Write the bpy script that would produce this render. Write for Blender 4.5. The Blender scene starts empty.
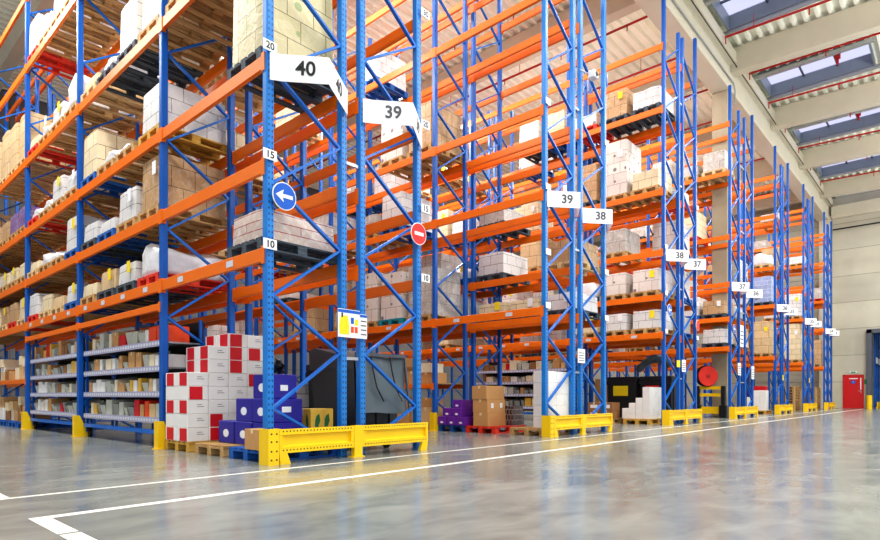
import bpy, math, random
from mathutils import Vector
random.seed(7)
PI = math.pi
scene = bpy.context.scene
C = scene.collection

# ------------------------------------------------------------------ camera
YAW = math.radians(42.845)
CX, HZ, FPX, H = 423.28, 395.95, 580.2, 0.8
cam_d = bpy.data.cameras.new('camera')
cam = bpy.data.objects.new('camera', cam_d); C.objects.link(cam)
cam.location = (0, 0, H)
cam.rotation_euler = (PI/2, 0, YAW - PI/2)
cam_d.sensor_width = 36.0
cam_d.lens = FPX/880*36
cam_d.shift_x = (440-CX)/880
cam_d.shift_y = (HZ-270)/880
cam_d.clip_end = 300
scene.camera = cam

# ------------------------------------------------------------------ materials
def principled(name):
    m = bpy.data.materials.new(name); m.use_nodes = True
    nt = m.node_tree
    return m, nt, nt.nodes['Principled BSDF']

def mat(name, col, rough=0.5, var=0.12, scale=6.0, metal=0.0, spec=0.5, bump=0.0, coat=0.0, coord='Object'):
    """A solid colour with a little procedural mottling."""
    m, nt, b = principled(name)
    b.inputs['Roughness'].default_value = rough
    b.inputs['Metallic'].default_value = metal
    b.inputs['Specular IOR Level'].default_value = spec
    b.inputs['Coat Weight'].default_value = coat
    tc = nt.nodes.new('ShaderNodeTexCoord')
    nz = nt.nodes.new('ShaderNodeTexNoise'); nz.inputs['Scale'].default_value = scale
    nz.inputs['Detail'].default_value = 4
    nt.links.new(tc.outputs[coord], nz.inputs['Vector'])
    mx = nt.nodes.new('ShaderNodeMix'); mx.data_type = 'RGBA'
    c = list(col)
    mx.inputs[6].default_value = [max(0, v*(1-var)) for v in c]+[1]
    mx.inputs[7].default_value = [min(1, v*(1+var)) for v in c]+[1]
    nt.links.new(nz.outputs['Fac'], mx.inputs[0])
    nt.links.new(mx.outputs[2], b.inputs['Base Color'])
    if bump:
        bp = nt.nodes.new('ShaderNodeBump'); bp.inputs['Strength'].default_value = bump
        bp.inputs['Distance'].default_value = 0.02
        nt.links.new(nz.outputs['Fac'], bp.inputs['Height'])
        nt.links.new(bp.outputs['Normal'], b.inputs['Normal'])
    return m

def srgb(r, g, b):
    f = lambda v: (v/255/12.92) if v/255 <= 0.04045 else ((v/255+0.055)/1.055)**2.4
    return (f(r), f(g), f(b))

M = {}
M['blue'] = mat('upright_blue', srgb(4, 88, 176), 0.36, 0.10, 3)
M['brace'] = mat('brace_blue', srgb(8, 104, 196), 0.36, 0.10, 3)  # lighter than the uprights, the light on the braces is painted in
M['orange'] = mat('beam_orange', srgb(236, 116, 4), 0.40, 0.10, 2)
M['yellow'] = mat('guard_yellow', srgb(250, 206, 16), 0.38, 0.06, 4)
M['yellow_shade'] = mat('guard_recess_yellow', srgb(222, 168, 10), 0.45, 0.06, 4)
M['white_plate'] = mat('sign_white', srgb(236, 238, 242), 0.35, 0.02)
M['tag_white'] = mat('tag_white', srgb(206, 210, 222), 0.5, 0.05)
M['ink'] = mat('print_black', srgb(22, 22, 26), 0.5, 0.02)
M['grey_ink'] = mat('print_grey', srgb(80, 82, 90), 0.5, 0.02)
M['sign_blue'] = mat('sign_blue', srgb(10, 92, 196), 0.3, 0.03)
M['sign_red'] = mat('sign_red', srgb(225, 30, 30), 0.3, 0.03)
M['paper'] = mat('paper_white', srgb(232, 234, 238), 0.7, 0.03)
M['paper_yellow'] = mat('paper_yellow', srgb(240, 215, 20), 0.6, 0.1, 20)
M['lip'] = mat('shelf_lip_lavender', srgb(164, 162, 188), 0.45, 0.12, 8)
M['steel'] = mat('galvanised_steel', srgb(176, 180, 184), 0.35, 0.08, 9, metal=0.6)
M['black'] = mat('black_plastic', srgb(38, 41, 46), 0.32, 0.2)
M['rubber'] = mat('dark_rubber', srgb(18, 18, 20), 0.8, 0.2)
M['grey_plastic'] = mat('grey_container_plastic', srgb(92, 104, 112), 0.35, 0.15, 3)
M['bin_grey'] = mat('bin_grey', srgb(150, 154, 150), 0.4, 0.15, 5)
M['bin_clear'] = mat('bin_pale', srgb(196, 198, 186), 0.35, 0.15, 5)
M['red'] = mat('carton_red', srgb(208, 18, 34), 0.5, 0.05)
M['white_card'] = mat('carton_white', srgb(232, 230, 228), 0.6, 0.04)
M['blue_card'] = mat('carton_royal_blue', srgb(38, 30, 150), 0.45, 0.12)
M['purple_card'] = mat('carton_purple', srgb(110, 40, 160), 0.45, 0.2, 9)
M['brown_card'] = mat('carton_brown', srgb(196, 150, 98), 0.7, 0.08)
M['tan_card'] = mat('carton_tan', srgb(214, 180, 132), 0.7, 0.08)
M['dark_card'] = mat('carton_dark_brown', srgb(150, 106, 66), 0.7, 0.1)
M['cream_card'] = mat('carton_cream', srgb(228, 214, 186), 0.7, 0.06)
M['yellow_card'] = mat('carton_yellow', srgb(222, 178, 70), 0.6, 0.08)
M['green_card'] = mat('carton_green', srgb(40, 110, 62), 0.6, 0.1)
M['orange_card'] = mat('carton_orange', srgb(236, 78, 28), 0.5, 0.12)
M['tape'] = mat('parcel_tape', srgb(226, 206, 168), 0.3, 0.05)
M['ink_grey'] = mat('carton_print', srgb(120, 120, 128), 0.6, 0.1)
M['lampwhite'] = mat('lamp_housing', srgb(220, 222, 225), 0.4, 0.03)
M['pipe_red'] = mat('sprinkler_red', srgb(176, 30, 26), 0.4, 0.1)
M['door_red'] = mat('door_red', srgb(202, 26, 28), 0.35, 0.05)
M['reel_red'] = mat('reel_red', srgb(226, 48, 28), 0.4, 0.08)
M['turquoise'] = mat('pallet_turquoise', srgb(20, 140, 160), 0.5, 0.15)
M['concrete'] = mat('concrete_beam', srgb(206, 200, 182), 0.85, 0.07, 1.5, bump=0.1)
M['column_conc'] = mat('concrete_column', srgb(176, 166, 144), 0.85, 0.08, 1.5, bump=0.1)
M['line'] = mat('floor_paint', srgb(236, 234, 228), 0.35, 0.06, 12)
M['frame_grey'] = mat('skylight_frame', srgb(120, 130, 142), 0.4, 0.08)
M['shelf_back'] = mat('shelf_back_shade', srgb(30, 31, 38), 0.6, 0.2)  # near-black colour stands in for the shade between the shelves
M['frame_dark'] = mat('dark_frame', srgb(84, 90, 100), 0.5, 0.1)
M['bag'] = mat('white_film', srgb(226, 226, 230), 0.25, 0.10, 14, bump=0.5)
M['film_edge'] = mat('film_tail', srgb(240, 240, 244), 0.3, 0.05)

def wood(name, a, b):
    m, nt, bs = principled(name)
    tc = nt.nodes.new('ShaderNodeTexCoord')
    mp = nt.nodes.new('ShaderNodeMapping'); mp.inputs['Scale'].default_value = (1.2, 14, 14)
    nz = nt.nodes.new('ShaderNodeTexNoise'); nz.inputs['Scale'].default_value = 2.2; nz.inputs['Detail'].default_value = 5
    cr = nt.nodes.new('ShaderNodeValToRGB')
    cr.color_ramp.elements[0].position = 0.3; cr.color_ramp.elements[0].color = (*a, 1)
    cr.color_ramp.elements[1].position = 0.72; cr.color_ramp.elements[1].color = (*b, 1)
    nt.links.new(tc.outputs['Object'], mp.inputs['Vector']); nt.links.new(mp.outputs[0], nz.inputs['Vector'])
    nt.links.new(nz.outputs['Fac'], cr.inputs[0]); nt.links.new(cr.outputs[0], bs.inputs['Base Color'])
    bs.inputs['Roughness'].default_value = 0.75
    return m
M['wood'] = wood('pallet_wood', srgb(150, 112, 66), srgb(214, 178, 122))
M['wood_pale'] = wood('pallet_wood_pale', srgb(186, 156, 110), srgb(232, 206, 160))
M['wood_gold'] = wood('pallet_wood_golden', srgb(176, 130, 50), srgb(222, 180, 84))
M['pal_blue'] = wood('pallet_blue', srgb(16, 76, 150), srgb(36, 110, 196))
M['pal_red'] = wood('pallet_red', srgb(190, 36, 20), srgb(232, 66, 38))
M['pal_dark'] = wood('pallet_dark', srgb(40, 52, 64), srgb(84, 96, 108))

def carton_stack(name, col, mortar, bw, bh, rough=0.55, film=0.0, dots=None):
    """cartons stacked in courses: seams from a brick pattern on metric UVs, optional stretch-film sheen"""
    m, nt, b = principled(name)
    uv = nt.nodes.new('ShaderNodeUVMap')
    br = nt.nodes.new('ShaderNodeTexBrick')
    br.inputs['Scale'].default_value = 1.0
    br.inputs['Mortar Size'].default_value = 0.007
    br.inputs['Mortar Smooth'].default_value = 0.3
    br.inputs['Brick Width'].default_value = bw
    br.inputs['Row Height'].default_value = bh
    br.offset = 0.5
    br.inputs['Color1'].default_value = (*[v*0.88 for v in col], 1)
    br.inputs['Color2'].default_value = (*[min(1, v*1.08) for v in col], 1)
    br.inputs['Mortar'].default_value = (*mortar, 1)
    nt.links.new(uv.outputs[0], br.inputs['Vector'])
    out = br.outputs['Color']
    nz = nt.nodes.new('ShaderNodeTexNoise'); nz.inputs['Scale'].default_value = 7; nz.inputs['Detail'].default_value = 6
    nz.inputs['Distortion'].default_value = 1.5
    nt.links.new(uv.outputs[0], nz.inputs['Vector'])
    if film:
        cr = nt.nodes.new('ShaderNodeValToRGB')
        cr.color_ramp.elements[0].position = 0.45; cr.color_ramp.elements[0].color = (0, 0, 0, 1)
        cr.color_ramp.elements[1].position = 0.75; cr.color_ramp.elements[1].color = (film, film, film, 1)
        nt.links.new(nz.outputs['Fac'], cr.inputs[0])
        mx = nt.nodes.new('ShaderNodeMix'); mx.data_type = 'RGBA'
        mx.inputs[7].default_value = (0.85, 0.85, 0.87, 1)
        nt.links.new(cr.outputs[0], mx.inputs[0]); nt.links.new(out, mx.inputs[6]); out = mx.outputs[2]
        bp = nt.nodes.new('ShaderNodeBump'); bp.inputs['Strength'].default_value = 0.35; bp.inputs['Distance'].default_value = 0.03
        nt.links.new(nz.outputs['Fac'], bp.inputs['Height']); nt.links.new(bp.outputs['Normal'], b.inputs['Normal'])
    if dots:
        vo = nt.nodes.new('ShaderNodeTexVoronoi'); vo.inputs['Scale'].default_value = 1/bw*1.1; vo.inputs['Randomness'].default_value = 0.25
        nt.links.new(uv.outputs[0], vo.inputs['Vector'])
        lt = nt.nodes.new('ShaderNodeMath'); lt.operation = 'LESS_THAN'; lt.inputs[1].default_value = 0.16
        nt.links.new(vo.outputs['Distance'], lt.inputs[0])
        mx = nt.nodes.new('ShaderNodeMix'); mx.data_type = 'RGBA'; mx.inputs[7].default_value = (*dots, 1)
        nt.links.new(lt.outputs[0], mx.inputs[0]); nt.links.new(out, mx.inputs[6]); out = mx.outputs[2]
    nt.links.new(out, b.inputs['Base Color'])
    b.inputs['Roughness'].default_value = rough
    return m
LOADM = {
 'white': carton_stack('load_white', srgb(222, 220, 220), srgb(120, 116, 118), 0.40, 0.22, 0.4, 0.5),
 'cream': carton_stack('load_cream', srgb(226, 208, 172), srgb(140, 112, 78), 0.40, 0.26, 0.5, 0.25),
 'brown': carton_stack('load_brown', srgb(190, 152, 108), srgb(96, 70, 44), 0.40, 0.32, 0.5, 0.22),
 'tan': carton_stack('load_tan', srgb(214, 184, 140), srgb(120, 90, 58), 0.60, 0.36, 0.55, 0.18),
 'green': carton_stack('load_greenprint', srgb(202, 190, 148), srgb(110, 98, 66), 0.42, 0.30, 0.45, 0.12, dots=srgb(150, 160, 112)),
 'grey': carton_stack('load_greyfilm', srgb(188, 182, 176), srgb(104, 98, 96), 0.40, 0.30, 0.3, 0.5),
 'dotted': carton_stack('load_whiteprint', srgb(224, 214, 208), srgb(140, 122, 116), 0.38, 0.30, 0.5, 0.2, dots=srgb(128, 120, 124)),
 'bluewhite': carton_stack('load_bluewhite', srgb(150, 168, 214), srgb(220, 222, 230), 0.5, 0.2, 0.4, 0.3),
 'purple': carton_stack('load_purple', srgb(126, 92, 150), srgb(60, 40, 80), 0.4, 0.2, 0.4, 0.3),
 'print': carton_stack('load_redteal', srgb(206, 186, 176), srgb(150, 60, 70), 1.2, 0.11, 0.3, 0.55, dots=srgb(70, 150, 140)),
 'black': carton_stack('load_bottles', srgb(34, 26, 30), srgb(170, 150, 150), 0.08, 0.14, 0.3, 0.12, dots=srgb(150, 110, 110)),
}

# perforated upright: rows of slots down the two visible faces (object space)
def perforated():
    m, nt, b = principled('upright_perforated_lit')
    tc = nt.nodes.new('ShaderNodeTexCoord'); sp = nt.nodes.new('ShaderNodeSeparateXYZ')
    nt.links.new(tc.outputs['Object'], sp.inputs[0])
    def math_(op, a, v=None):
        n = nt.nodes.new('ShaderNodeMath'); n.operation = op
        if hasattr(a, 'is_linked'): nt.links.new(a, n.inputs[0])
        else: n.inputs[0].default_value = a
        if v is not None:
            if hasattr(v, 'is_linked'): nt.links.new(v, n.inputs[1])
            else: n.inputs[1].default_value = v
        return n.outputs[0]
    z = math_('PINGPONG', sp.outputs['Z'], 0.035)
    zin = math_('LESS_THAN', z, 0.013)
    def band(s, c, w):
        return math_('LESS_THAN', math_('ABSOLUTE', math_('SUBTRACT', s, c)), w)
    cols = math_('MAXIMUM', band(sp.outputs['X'], 0.028, 0.008), band(sp.outputs['X'], 0.072, 0.008))
    f = math_('MULTIPLY', zin, cols)
    nz = nt.nodes.new('ShaderNodeTexNoise'); nz.inputs['Scale'].default_value = 3
    nt.links.new(tc.outputs['Object'], nz.inputs['Vector'])
    mx0 = nt.nodes.new('ShaderNodeMix'); mx0.data_type = 'RGBA'
    mx0.inputs[6].default_value = (*srgb(8, 104, 190), 1); mx0.inputs[7].default_value = (*srgb(36, 140, 220), 1)  # brighter than the far uprights: light on the near posts put into colour
    nt.links.new(nz.outputs['Fac'], mx0.inputs[0])
    mx = nt.nodes.new('ShaderNodeMix'); mx.data_type = 'RGBA'
    mx.inputs[7].default_value = (*srgb(12, 34, 84), 1)
    nt.links.new(f, mx.inputs[0]); nt.links.new(mx0.outputs[2], mx.inputs[6])
    nt.links.new(mx.outputs[2], b.inputs['Base Color'])
    b.inputs['Roughness'].default_value = 0.36
    return m
M['perf'] = perforated()

def floor_mat():
    m, nt, b = principled('polished_concrete')
    tc = nt.nodes.new('ShaderNodeTexCoord')
    n1 = nt.nodes.new('ShaderNodeTexNoise'); n1.inputs['Scale'].default_value = 0.55; n1.inputs['Detail'].default_value = 8; n1.inputs['Roughness'].default_value = 0.62
    mp = nt.nodes.new('ShaderNodeMapping'); mp.inputs['Rotation'].default_value = (0, 0, 0.35); mp.inputs['Scale'].default_value = (0.7, 1.5, 1)
    n2 = nt.nodes.new('ShaderNodeTexNoise'); n2.inputs['Scale'].default_value = 2.4; n2.inputs['Detail'].default_value = 7; n2.inputs['Distortion'].default_value = 0.8
    nt.links.new(tc.outputs['Object'], n1.inputs['Vector']); nt.links.new(tc.outputs['Object'], mp.inputs['Vector']); nt.links.new(mp.outputs[0], n2.inputs['Vector'])
    ad = nt.nodes.new('ShaderNodeMath'); ad.operation = 'ADD'
    nt.links.new(n1.outputs['Fac'], ad.inputs[0]); nt.links.new(n2.outputs['Fac'], ad.inputs[1])
    hf = nt.nodes.new('ShaderNodeMath'); hf.operation = 'MULTIPLY'; hf.inputs[1].default_value = 0.5
    nt.links.new(ad.outputs[0], hf.inputs[0])
    cr = nt.nodes.new('ShaderNodeValToRGB')
    cr.color_ramp.elements[0].position = 0.34; cr.color_ramp.elements[0].color = (*srgb(112, 118, 117), 1)
    cr.color_ramp.elements[1].position = 0.66; cr.color_ramp.elements[1].color = (*srgb(152, 156, 151), 1)
    nt.links.new(hf.outputs[0], cr.inputs[0]); nt.links.new(cr.outputs[0], b.inputs['Base Color'])
    mr = nt.nodes.new('ShaderNodeMapRange'); mr.inputs[1].default_value = 0.3; mr.inputs[2].default_value = 0.7
    mr.inputs[3].default_value = 0.13; mr.inputs[4].default_value = 0.22
    nt.links.new(n2.outputs['Fac'], mr.inputs[0]); nt.links.new(mr.outputs[0], b.inputs['Roughness'])
    b.inputs['Specular IOR Level'].default_value = 0.5
    bp = nt.nodes.new('ShaderNodeBump'); bp.inputs['Strength'].default_value = 0.02; bp.inputs['Distance'].default_value = 0.01
    nt.links.new(n2.outputs['Fac'], bp.inputs['Height']); nt.links.new(bp.outputs['Normal'], b.inputs['Normal'])
    return m
M['floor'] = floor_mat()

def panel_wall(name, col, ph):
    m, nt, b = principled(name)
    tc = nt.nodes.new('ShaderNodeTexCoord')
    uv = nt.nodes.new('ShaderNodeUVMap')
    br = nt.nodes.new('ShaderNodeTexBrick'); br.offset = 0.0
    br.inputs['Scale'].default_value = 1; br.inputs['Brick Width'].default_value = 6.2; br.inputs['Row Height'].default_value = ph
    br.inputs['Mortar Size'].default_value = 0.02; br.inputs['Mortar'].default_value = (*[v*0.55 for v in col], 1)
    br.inputs['Color1'].default_value = (*col, 1); br.inputs['Color2'].default_value = (*[v*0.9 for v in col], 1)
    nt.links.new(uv.outputs[0], br.inputs['Vector'])
    nz = nt.nodes.new('ShaderNodeTexNoise'); nz.inputs['Scale'].default_value = 0.9; nz.inputs['Detail'].default_value = 6
    nt.links.new(tc.outputs['Object'], nz.inputs['Vector'])
    mr = nt.nodes.new('ShaderNodeMapRange'); mr.inputs[3].default_value = 0.82; mr.inputs[4].default_value = 1.12
    nt.links.new(nz.outputs['Fac'], mr.inputs[0])
    mx = nt.nodes.new('ShaderNodeMix'); mx.data_type = 'RGBA'; mx.blend_type = 'MULTIPLY'; mx.inputs[0].default_value = 1
    nt.links.new(br.outputs['Color'], mx.inputs[6]); nt.links.new(mr.outputs[0], mx.inputs[7])
    nt.links.new(mx.outputs[2], b.inputs['Base Color']); b.inputs['Roughness'].default_value = 0.8
    return m
M['wall'] = panel_wall('wall_panels', srgb(196, 192, 176), 1.71)
M['wall_dark'] = panel_wall('wall_panels_grey', srgb(120, 120, 122), 1.2)
M['deck'] = mat('roof_deck_white', srgb(246, 248, 236), 0.5, 0.03, 1.5)

def glazing():
    m = bpy.data.materials.new('skylight_glazing'); m.use_nodes = True; nt = m.node_tree
    for n in list(nt.nodes): nt.nodes.remove(n)
    out = nt.nodes.new('ShaderNodeOutputMaterial'); mx = nt.nodes.new('ShaderNodeMixShader'); mx.inputs[0].default_value = 0.45
    tr = nt.nodes.new('ShaderNodeBsdfTransparent'); tr.inputs[0].default_value = (0.86, 0.86, 0.98, 1)
    tl = nt.nodes.new('ShaderNodeBsdfTranslucent'); tl.inputs[0].default_value = (0.82, 0.82, 0.94, 1)
    nt.links.new(tr.outputs[0], mx.inputs[1]); nt.links.new(tl.outputs[0], mx.inputs[2]); nt.links.new(mx.outputs[0], out.inputs[0])
    return m
M['glazing'] = glazing()
def emit(name, col, s):
    m = bpy.data.materials.new(name); m.use_nodes = True; nt = m.node_tree
    b = nt.nodes['Principled BSDF']
    b.inputs['Base Color'].default_value = (*col, 1); b.inputs['Emission Color'].default_value = (*col, 1); b.inputs['Emission Strength'].default_value = s
    return m
M['glow'] = emit('lamp_diffuser', (1, 0.97, 0.92), 14)
M['exit_green'] = mat('exit_green', srgb(20, 140, 80), 0.4, 0.05)

# ------------------------------------------------------------------ mesh builder
class MB:
    def __init__(s): s.v = []; s.f = []; s.m = []
    def poly(s, pts, mi=0):
        k = len(s.v); s.v += [tuple(p) for p in pts]; s.f.append(tuple(range(k, k+len(pts)))); s.m.append(mi)
    def box(s, x0, x1, y0, y1, z0, z1, mi=0):
        k = len(s.v)
        s.v += [(x0,y0,z0),(x1,y0,z0),(x1,y1,z0),(x0,y1,z0),(x0,y0,z1),(x1,y0,z1),(x1,y1,z1),(x0,y1,z1)]
        for q in ((3,2,1,0),(4,5,6,7),(0,1,5,4),(1,2,6,5),(2,3,7,6),(3,0,4,7)):
            s.f.append(tuple(k+i for i in q)); s.m.append(mi)
    def cbox(s, x0, x1, y0, y1, z0, z1, c, mi=0):
        """box with chamfered edges"""
        k = len(s.v); X, Y, Z = (x0, x1), (y0, y1), (z0, z1)
        idx = {}
        for i in (0,1):
            for j in (0,1):
                for l in (0,1):
                    x, y, z = X[i], Y[j], Z[l]; ix = c if i == 0 else -c; iy = c if j == 0 else -c; iz = c if l == 0 else -c
                    for a, p in enumerate(((x, y+iy, z+iz), (x+ix, y, z+iz), (x+ix, y+iy, z))):
                        idx[(i,j,l,a)] = len(s.v); s.v.append(p)
        def F(*q): s.f.append(tuple(q)); s.m.append(mi)
        g = idx
        for i in (0,1):
            q = [g[(i,0,0,0)], g[(i,1,0,0)], g[(i,1,1,0)], g[(i,0,1,0)]]; F(*(q if i else q[::-1]))
            q = [g[(0,i,0,1)], g[(1,i,0,1)], g[(1,i,1,1)], g[(0,i,1,1)]]; F(*(q[::-1] if i else q))
            q = [g[(0,0,i,2)], g[(1,0,i,2)], g[(1,1,i,2)], g[(0,1,i,2)]]; F(*(q if i else q[::-1]))
        for j in (0,1):
            for l in (0,1):
                q = [g[(0,j,l,1)], g[(1,j,l,1)], g[(1,j,l,2)], g[(0,j,l,2)]]; F(*(q if (j == l) == False else q[::-1]) if False else q)
        for i in (0,1):
            for l in (0,1): F(g[(i,0,l,0)], g[(i,1,l,0)], g[(i,1,l,2)], g[(i,0,l,2)])
            for j in (0,1): F(g[(i,j,0,0)], g[(i,j,1,0)], g[(i,j,1,1)], g[(i,j,0,1)])
        for i in (0,1):
            for j in (0,1):
                for l in (0,1): F(g[(i,j,l,0)], g[(i,j,l,1)], g[(i,j,l,2)])
    def prism(s, pts, axis, a0, a1, mi=0):
        """extrude a 2-D outline along an axis; outline coordinates are the other two axes in order"""
        n = len(pts); k = len(s.v)
        def P(u, v, t): return {'x': (t, u, v), 'y': (u, t, v), 'z': (u, v, t)}[axis]
        for t in (a0, a1): s.v += [P(u, v, t) for u, v in pts]
        for i in range(n):
            j = (i+1) % n
            s.f.append((k+i, k+j, k+n+j, k+n+i)); s.m.append(mi)
        s.f.append(tuple(range(k+n-1, k-1, -1))); s.m.append(mi); s.f.append(tuple(range(k+n, k+2*n))); s.m.append(mi)
    def bar(s, p, q, w, t, mi=0, up=(0,0,1)):
        p, q = Vector(p), Vector(q); d = (q-p).normalized(); u = Vector(up)
        if abs(d.dot(u)) > 0.98: u = Vector((0,1,0))
        a = d.cross(u).normalized()*w/2; b = a.cross(d).normalized()*t/2
        k = len(s.v)
        for c in (p, q): s.v += [tuple(c-a-b), tuple(c+a-b), tuple(c+a+b), tuple(c-a+b)]
        for f in ((0,3,2,1),(4,5,6,7),(0,1,5,4),(1,2,6,5),(2,3,7,6),(3,0,4,7)): s.f.append(tuple(k+i for i in f)); s.m.append(mi)
    def tube(s, pts, r, n=8, mi=0):
        pts = [Vector(p) for p in pts]; k = len(s.v)
        for i, p in enumerate(pts):
            d = (pts[min(i+1, len(pts)-1)]-pts[max(i-1, 0)]).normalized()
            u = Vector((0,0,1)) if abs(d.z) < 0.95 else Vector((1,0,0))
            a = d.cross(u).normalized(); b = a.cross(d)
            s.v += [tuple(p+(a*math.cos(2*PI*j/n)+b*math.sin(2*PI*j/n))*r) for j in range(n)]
        for i in range(len(pts)-1):
            for j in range(n):
                j2 = (j+1) % n
                s.f.append((k+i*n+j, k+(i+1)*n+j, k+(i+1)*n+j2, k+i*n+j2)); s.m.append(mi)
        s.f.append(tuple(range(k, k+n))); s.m.append(mi)
        e = k+(len(pts)-1)*n; s.f.append(tuple(range(e+n-1, e-1, -1))); s.m.append(mi)
    def disc(s, c, r, axis, t, n=28, mi=0):
        pts = [(math.cos(2*PI*i/n)*r, math.sin(2*PI*i/n)*r) for i in range(n)]
        cx, cy, cz = c
        if axis == 'y': s.prism([(cx+u, cz+v) for u, v in pts], 'y', cy-t/2, cy+t/2, mi)
        elif axis == 'x': s.prism([(cy+u, cz+v) for u, v in pts], 'x', cx-t/2, cx+t/2, mi)
        else: s.prism([(cx+u, cy+v) for u, v in pts], 'z', cz-t/2, cz+t/2, mi)
    def mesh(s, name, mats, smooth=False):
        me = bpy.data.meshes.new(name); me.from_pydata(s.v, [], s.f)
        for m in (mats if isinstance(mats, (list, tuple)) else [mats]): me.materials.append(m)
        me.polygons.foreach_set('material_index', s.m)
        if smooth: me.polygons.foreach_set('use_smooth', [True]*len(s.f))
        import bmesh
        bm = bmesh.new(); bm.from_mesh(me); bmesh.ops.recalc_face_normals(bm, faces=bm.faces)
        uvl = bm.loops.layers.uv.new('UVMap')
        for f in bm.faces:
            n = f.normal; ax, ay, az = abs(n.x), abs(n.y), abs(n.z)
            for l in f.loops:
                c = l.vert.co
                l[uvl].uv = (c.y, c.z) if ax >= ay and ax >= az else ((c.x, c.z) if ay >= az else (c.x, c.y))
        bm.to_mesh(me); bm.free()
        return me

def ob(name, me, parent=None, loc=(0,0,0), rz=0.0, scale=None, mats=None):
    o = bpy.data.objects.new(name, me); C.objects.link(o)
    if parent is not None: o.parent = parent
    o.location = loc
    if rz: o.rotation_euler = (0, 0, rz)
    if scale: o.scale = scale
    if mats:
        for i, m in enumerate(mats):
            o.material_slots[i].link = 'OBJECT'; o.material_slots[i].material = m
    return o
USED = {}
def tag(o, label, cat, group=None):
    o['label'] = label; o['category'] = cat
    if group: o['group'] = group
    USED[label] = USED.get(label, 0)+1
    return o
def empty(name, loc=(0,0,0), rz=0.0):
    o = bpy.data.objects.new(name, None); C.objects.link(o); o.location = loc; o.rotation_euler = (0,0,rz); o.empty_display_size = 0.2
    return o
def struct(name, me, parent=None, **k):
    o = ob(name, me, parent, **k)
    if parent is None: o['kind'] = 'structure'
    return o

TXT = {}
def text_mesh(s, size, m):
    key = (s, size, m.name)
    if key not in TXT:
        cu = bpy.data.curves.new('lettering', 'FONT'); cu.body = s; cu.size = size; cu.align_x = 'CENTER'; cu.align_y = 'CENTER'
        cu.extrude = 0.001; cu.offset = size*0.02
        t = bpy.data.objects.new('lettering', cu); C.objects.link(t)
        bpy.context.view_layer.update()
        me = bpy.data.meshes.new_from_object(t.evaluated_get(bpy.context.evaluated_depsgraph_get()))
        bpy.data.objects.remove(t); me.materials.clear(); me.materials.append(m); me.name = 'lettering'
        TXT[key] = me
    return TXT[key]
def lettering(s, size, m, parent, loc, face):
    """face = plan angle (radians) of the outward normal of the face the text lies on"""
    o = ob('lettering', text_mesh(s, size, m), parent, loc)
    o.rotation_euler = (PI/2, 0, face+PI/2)
    return o

ORD = ['nearest', 'second', 'third', 'fourth', 'fifth', 'sixth', 'seventh', 'eighth', 'ninth', 'tenth', 'eleventh', 'twelfth', 'thirteenth', 'fourteenth']
BAYW = ['end', 'second', 'third', 'fourth', 'fifth', 'sixth']
SLOTW = ['first', 'second', 'third', 'last']
LVLW = ['lowest', 'second', 'third', 'fourth', 'fifth', 'top']

# ------------------------------------------------------------------ layout numbers
Y0 = 5.956
B1, B2 = 2.885, 3.83
D, GAP = 1.213, 0.227
PW, PD = 0.10, 0.09
XD = [3.732, 9.933, 16.142, 22.357, 29.143, 35.387, 41.58]
LEV = [2.555, 3.60, 4.83, 6.50, 8.77, 10.50]
NB = [5, 5, 4, 4, 3, 3, 2]
TOPO, TOPI = 11.77, 11.28
YF = [Y0] + [Y0+B1+B2*i for i in range(0, 6)]
RX = []
for i, x in enumerate(XD):
    extra = 0.42 if i == 3 else 0.0
    RX += [x, x+D+GAP+extra]
XFAR, YBACK = 46.0, 30.0

# ------------------------------------------------------------------ the shell
mb = MB(); mb.box(-14, 62, -14, YBACK+0.3, -0.2, 0); struct('floor', mb.mesh('floor', M['floor']))
# far wall with the big gateway and the red door
GY0, GY1, GZ = -0.6, 4.38, 4.95
DY0, DY1, DZ = 4.53, 5.62, 2.16
mb = MB()
mb.box(XFAR, XFAR+0.3, DY1, YBACK, 0, 14.6); mb.box(XFAR, XFAR+0.3, DY0, DY1, DZ, 14.6)
mb.box(XFAR, XFAR+0.3, GY1, DY0, 0, 14.6); mb.box(XFAR, XFAR+0.3, GY0, GY1, GZ, 14.6); mb.box(XFAR, XFAR+0.3, -14, GY0, 0, 14.6)
struct('wall_far', mb.mesh('wall_far', M['wall']))
mb = MB(); mb.box(-14, XFAR+0.3, YBACK, YBACK+0.3, 0, 14.6); struct('wall_back', mb.mesh('wall_back', M['wall_dark']))
mb = MB(); mb.box(61, 61.3, -14, YBACK, 0, 14.6); struct('wall_next_hall', mb.mesh('wall_next', M['wall']))
# pilaster and head beam on the far wall
mb = MB(); mb.box(XFAR-0.45, XFAR, 6.25, 6.85, 0, 12.5); struct('trim_1', mb.mesh('pilaster', M['concrete']))
mb = MB(); mb.box(XFAR-0.35, XFAR, -14, 6.2, 12.3, 13.1); struct('trim_2', mb.mesh('head_beam', M['concrete']))
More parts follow.
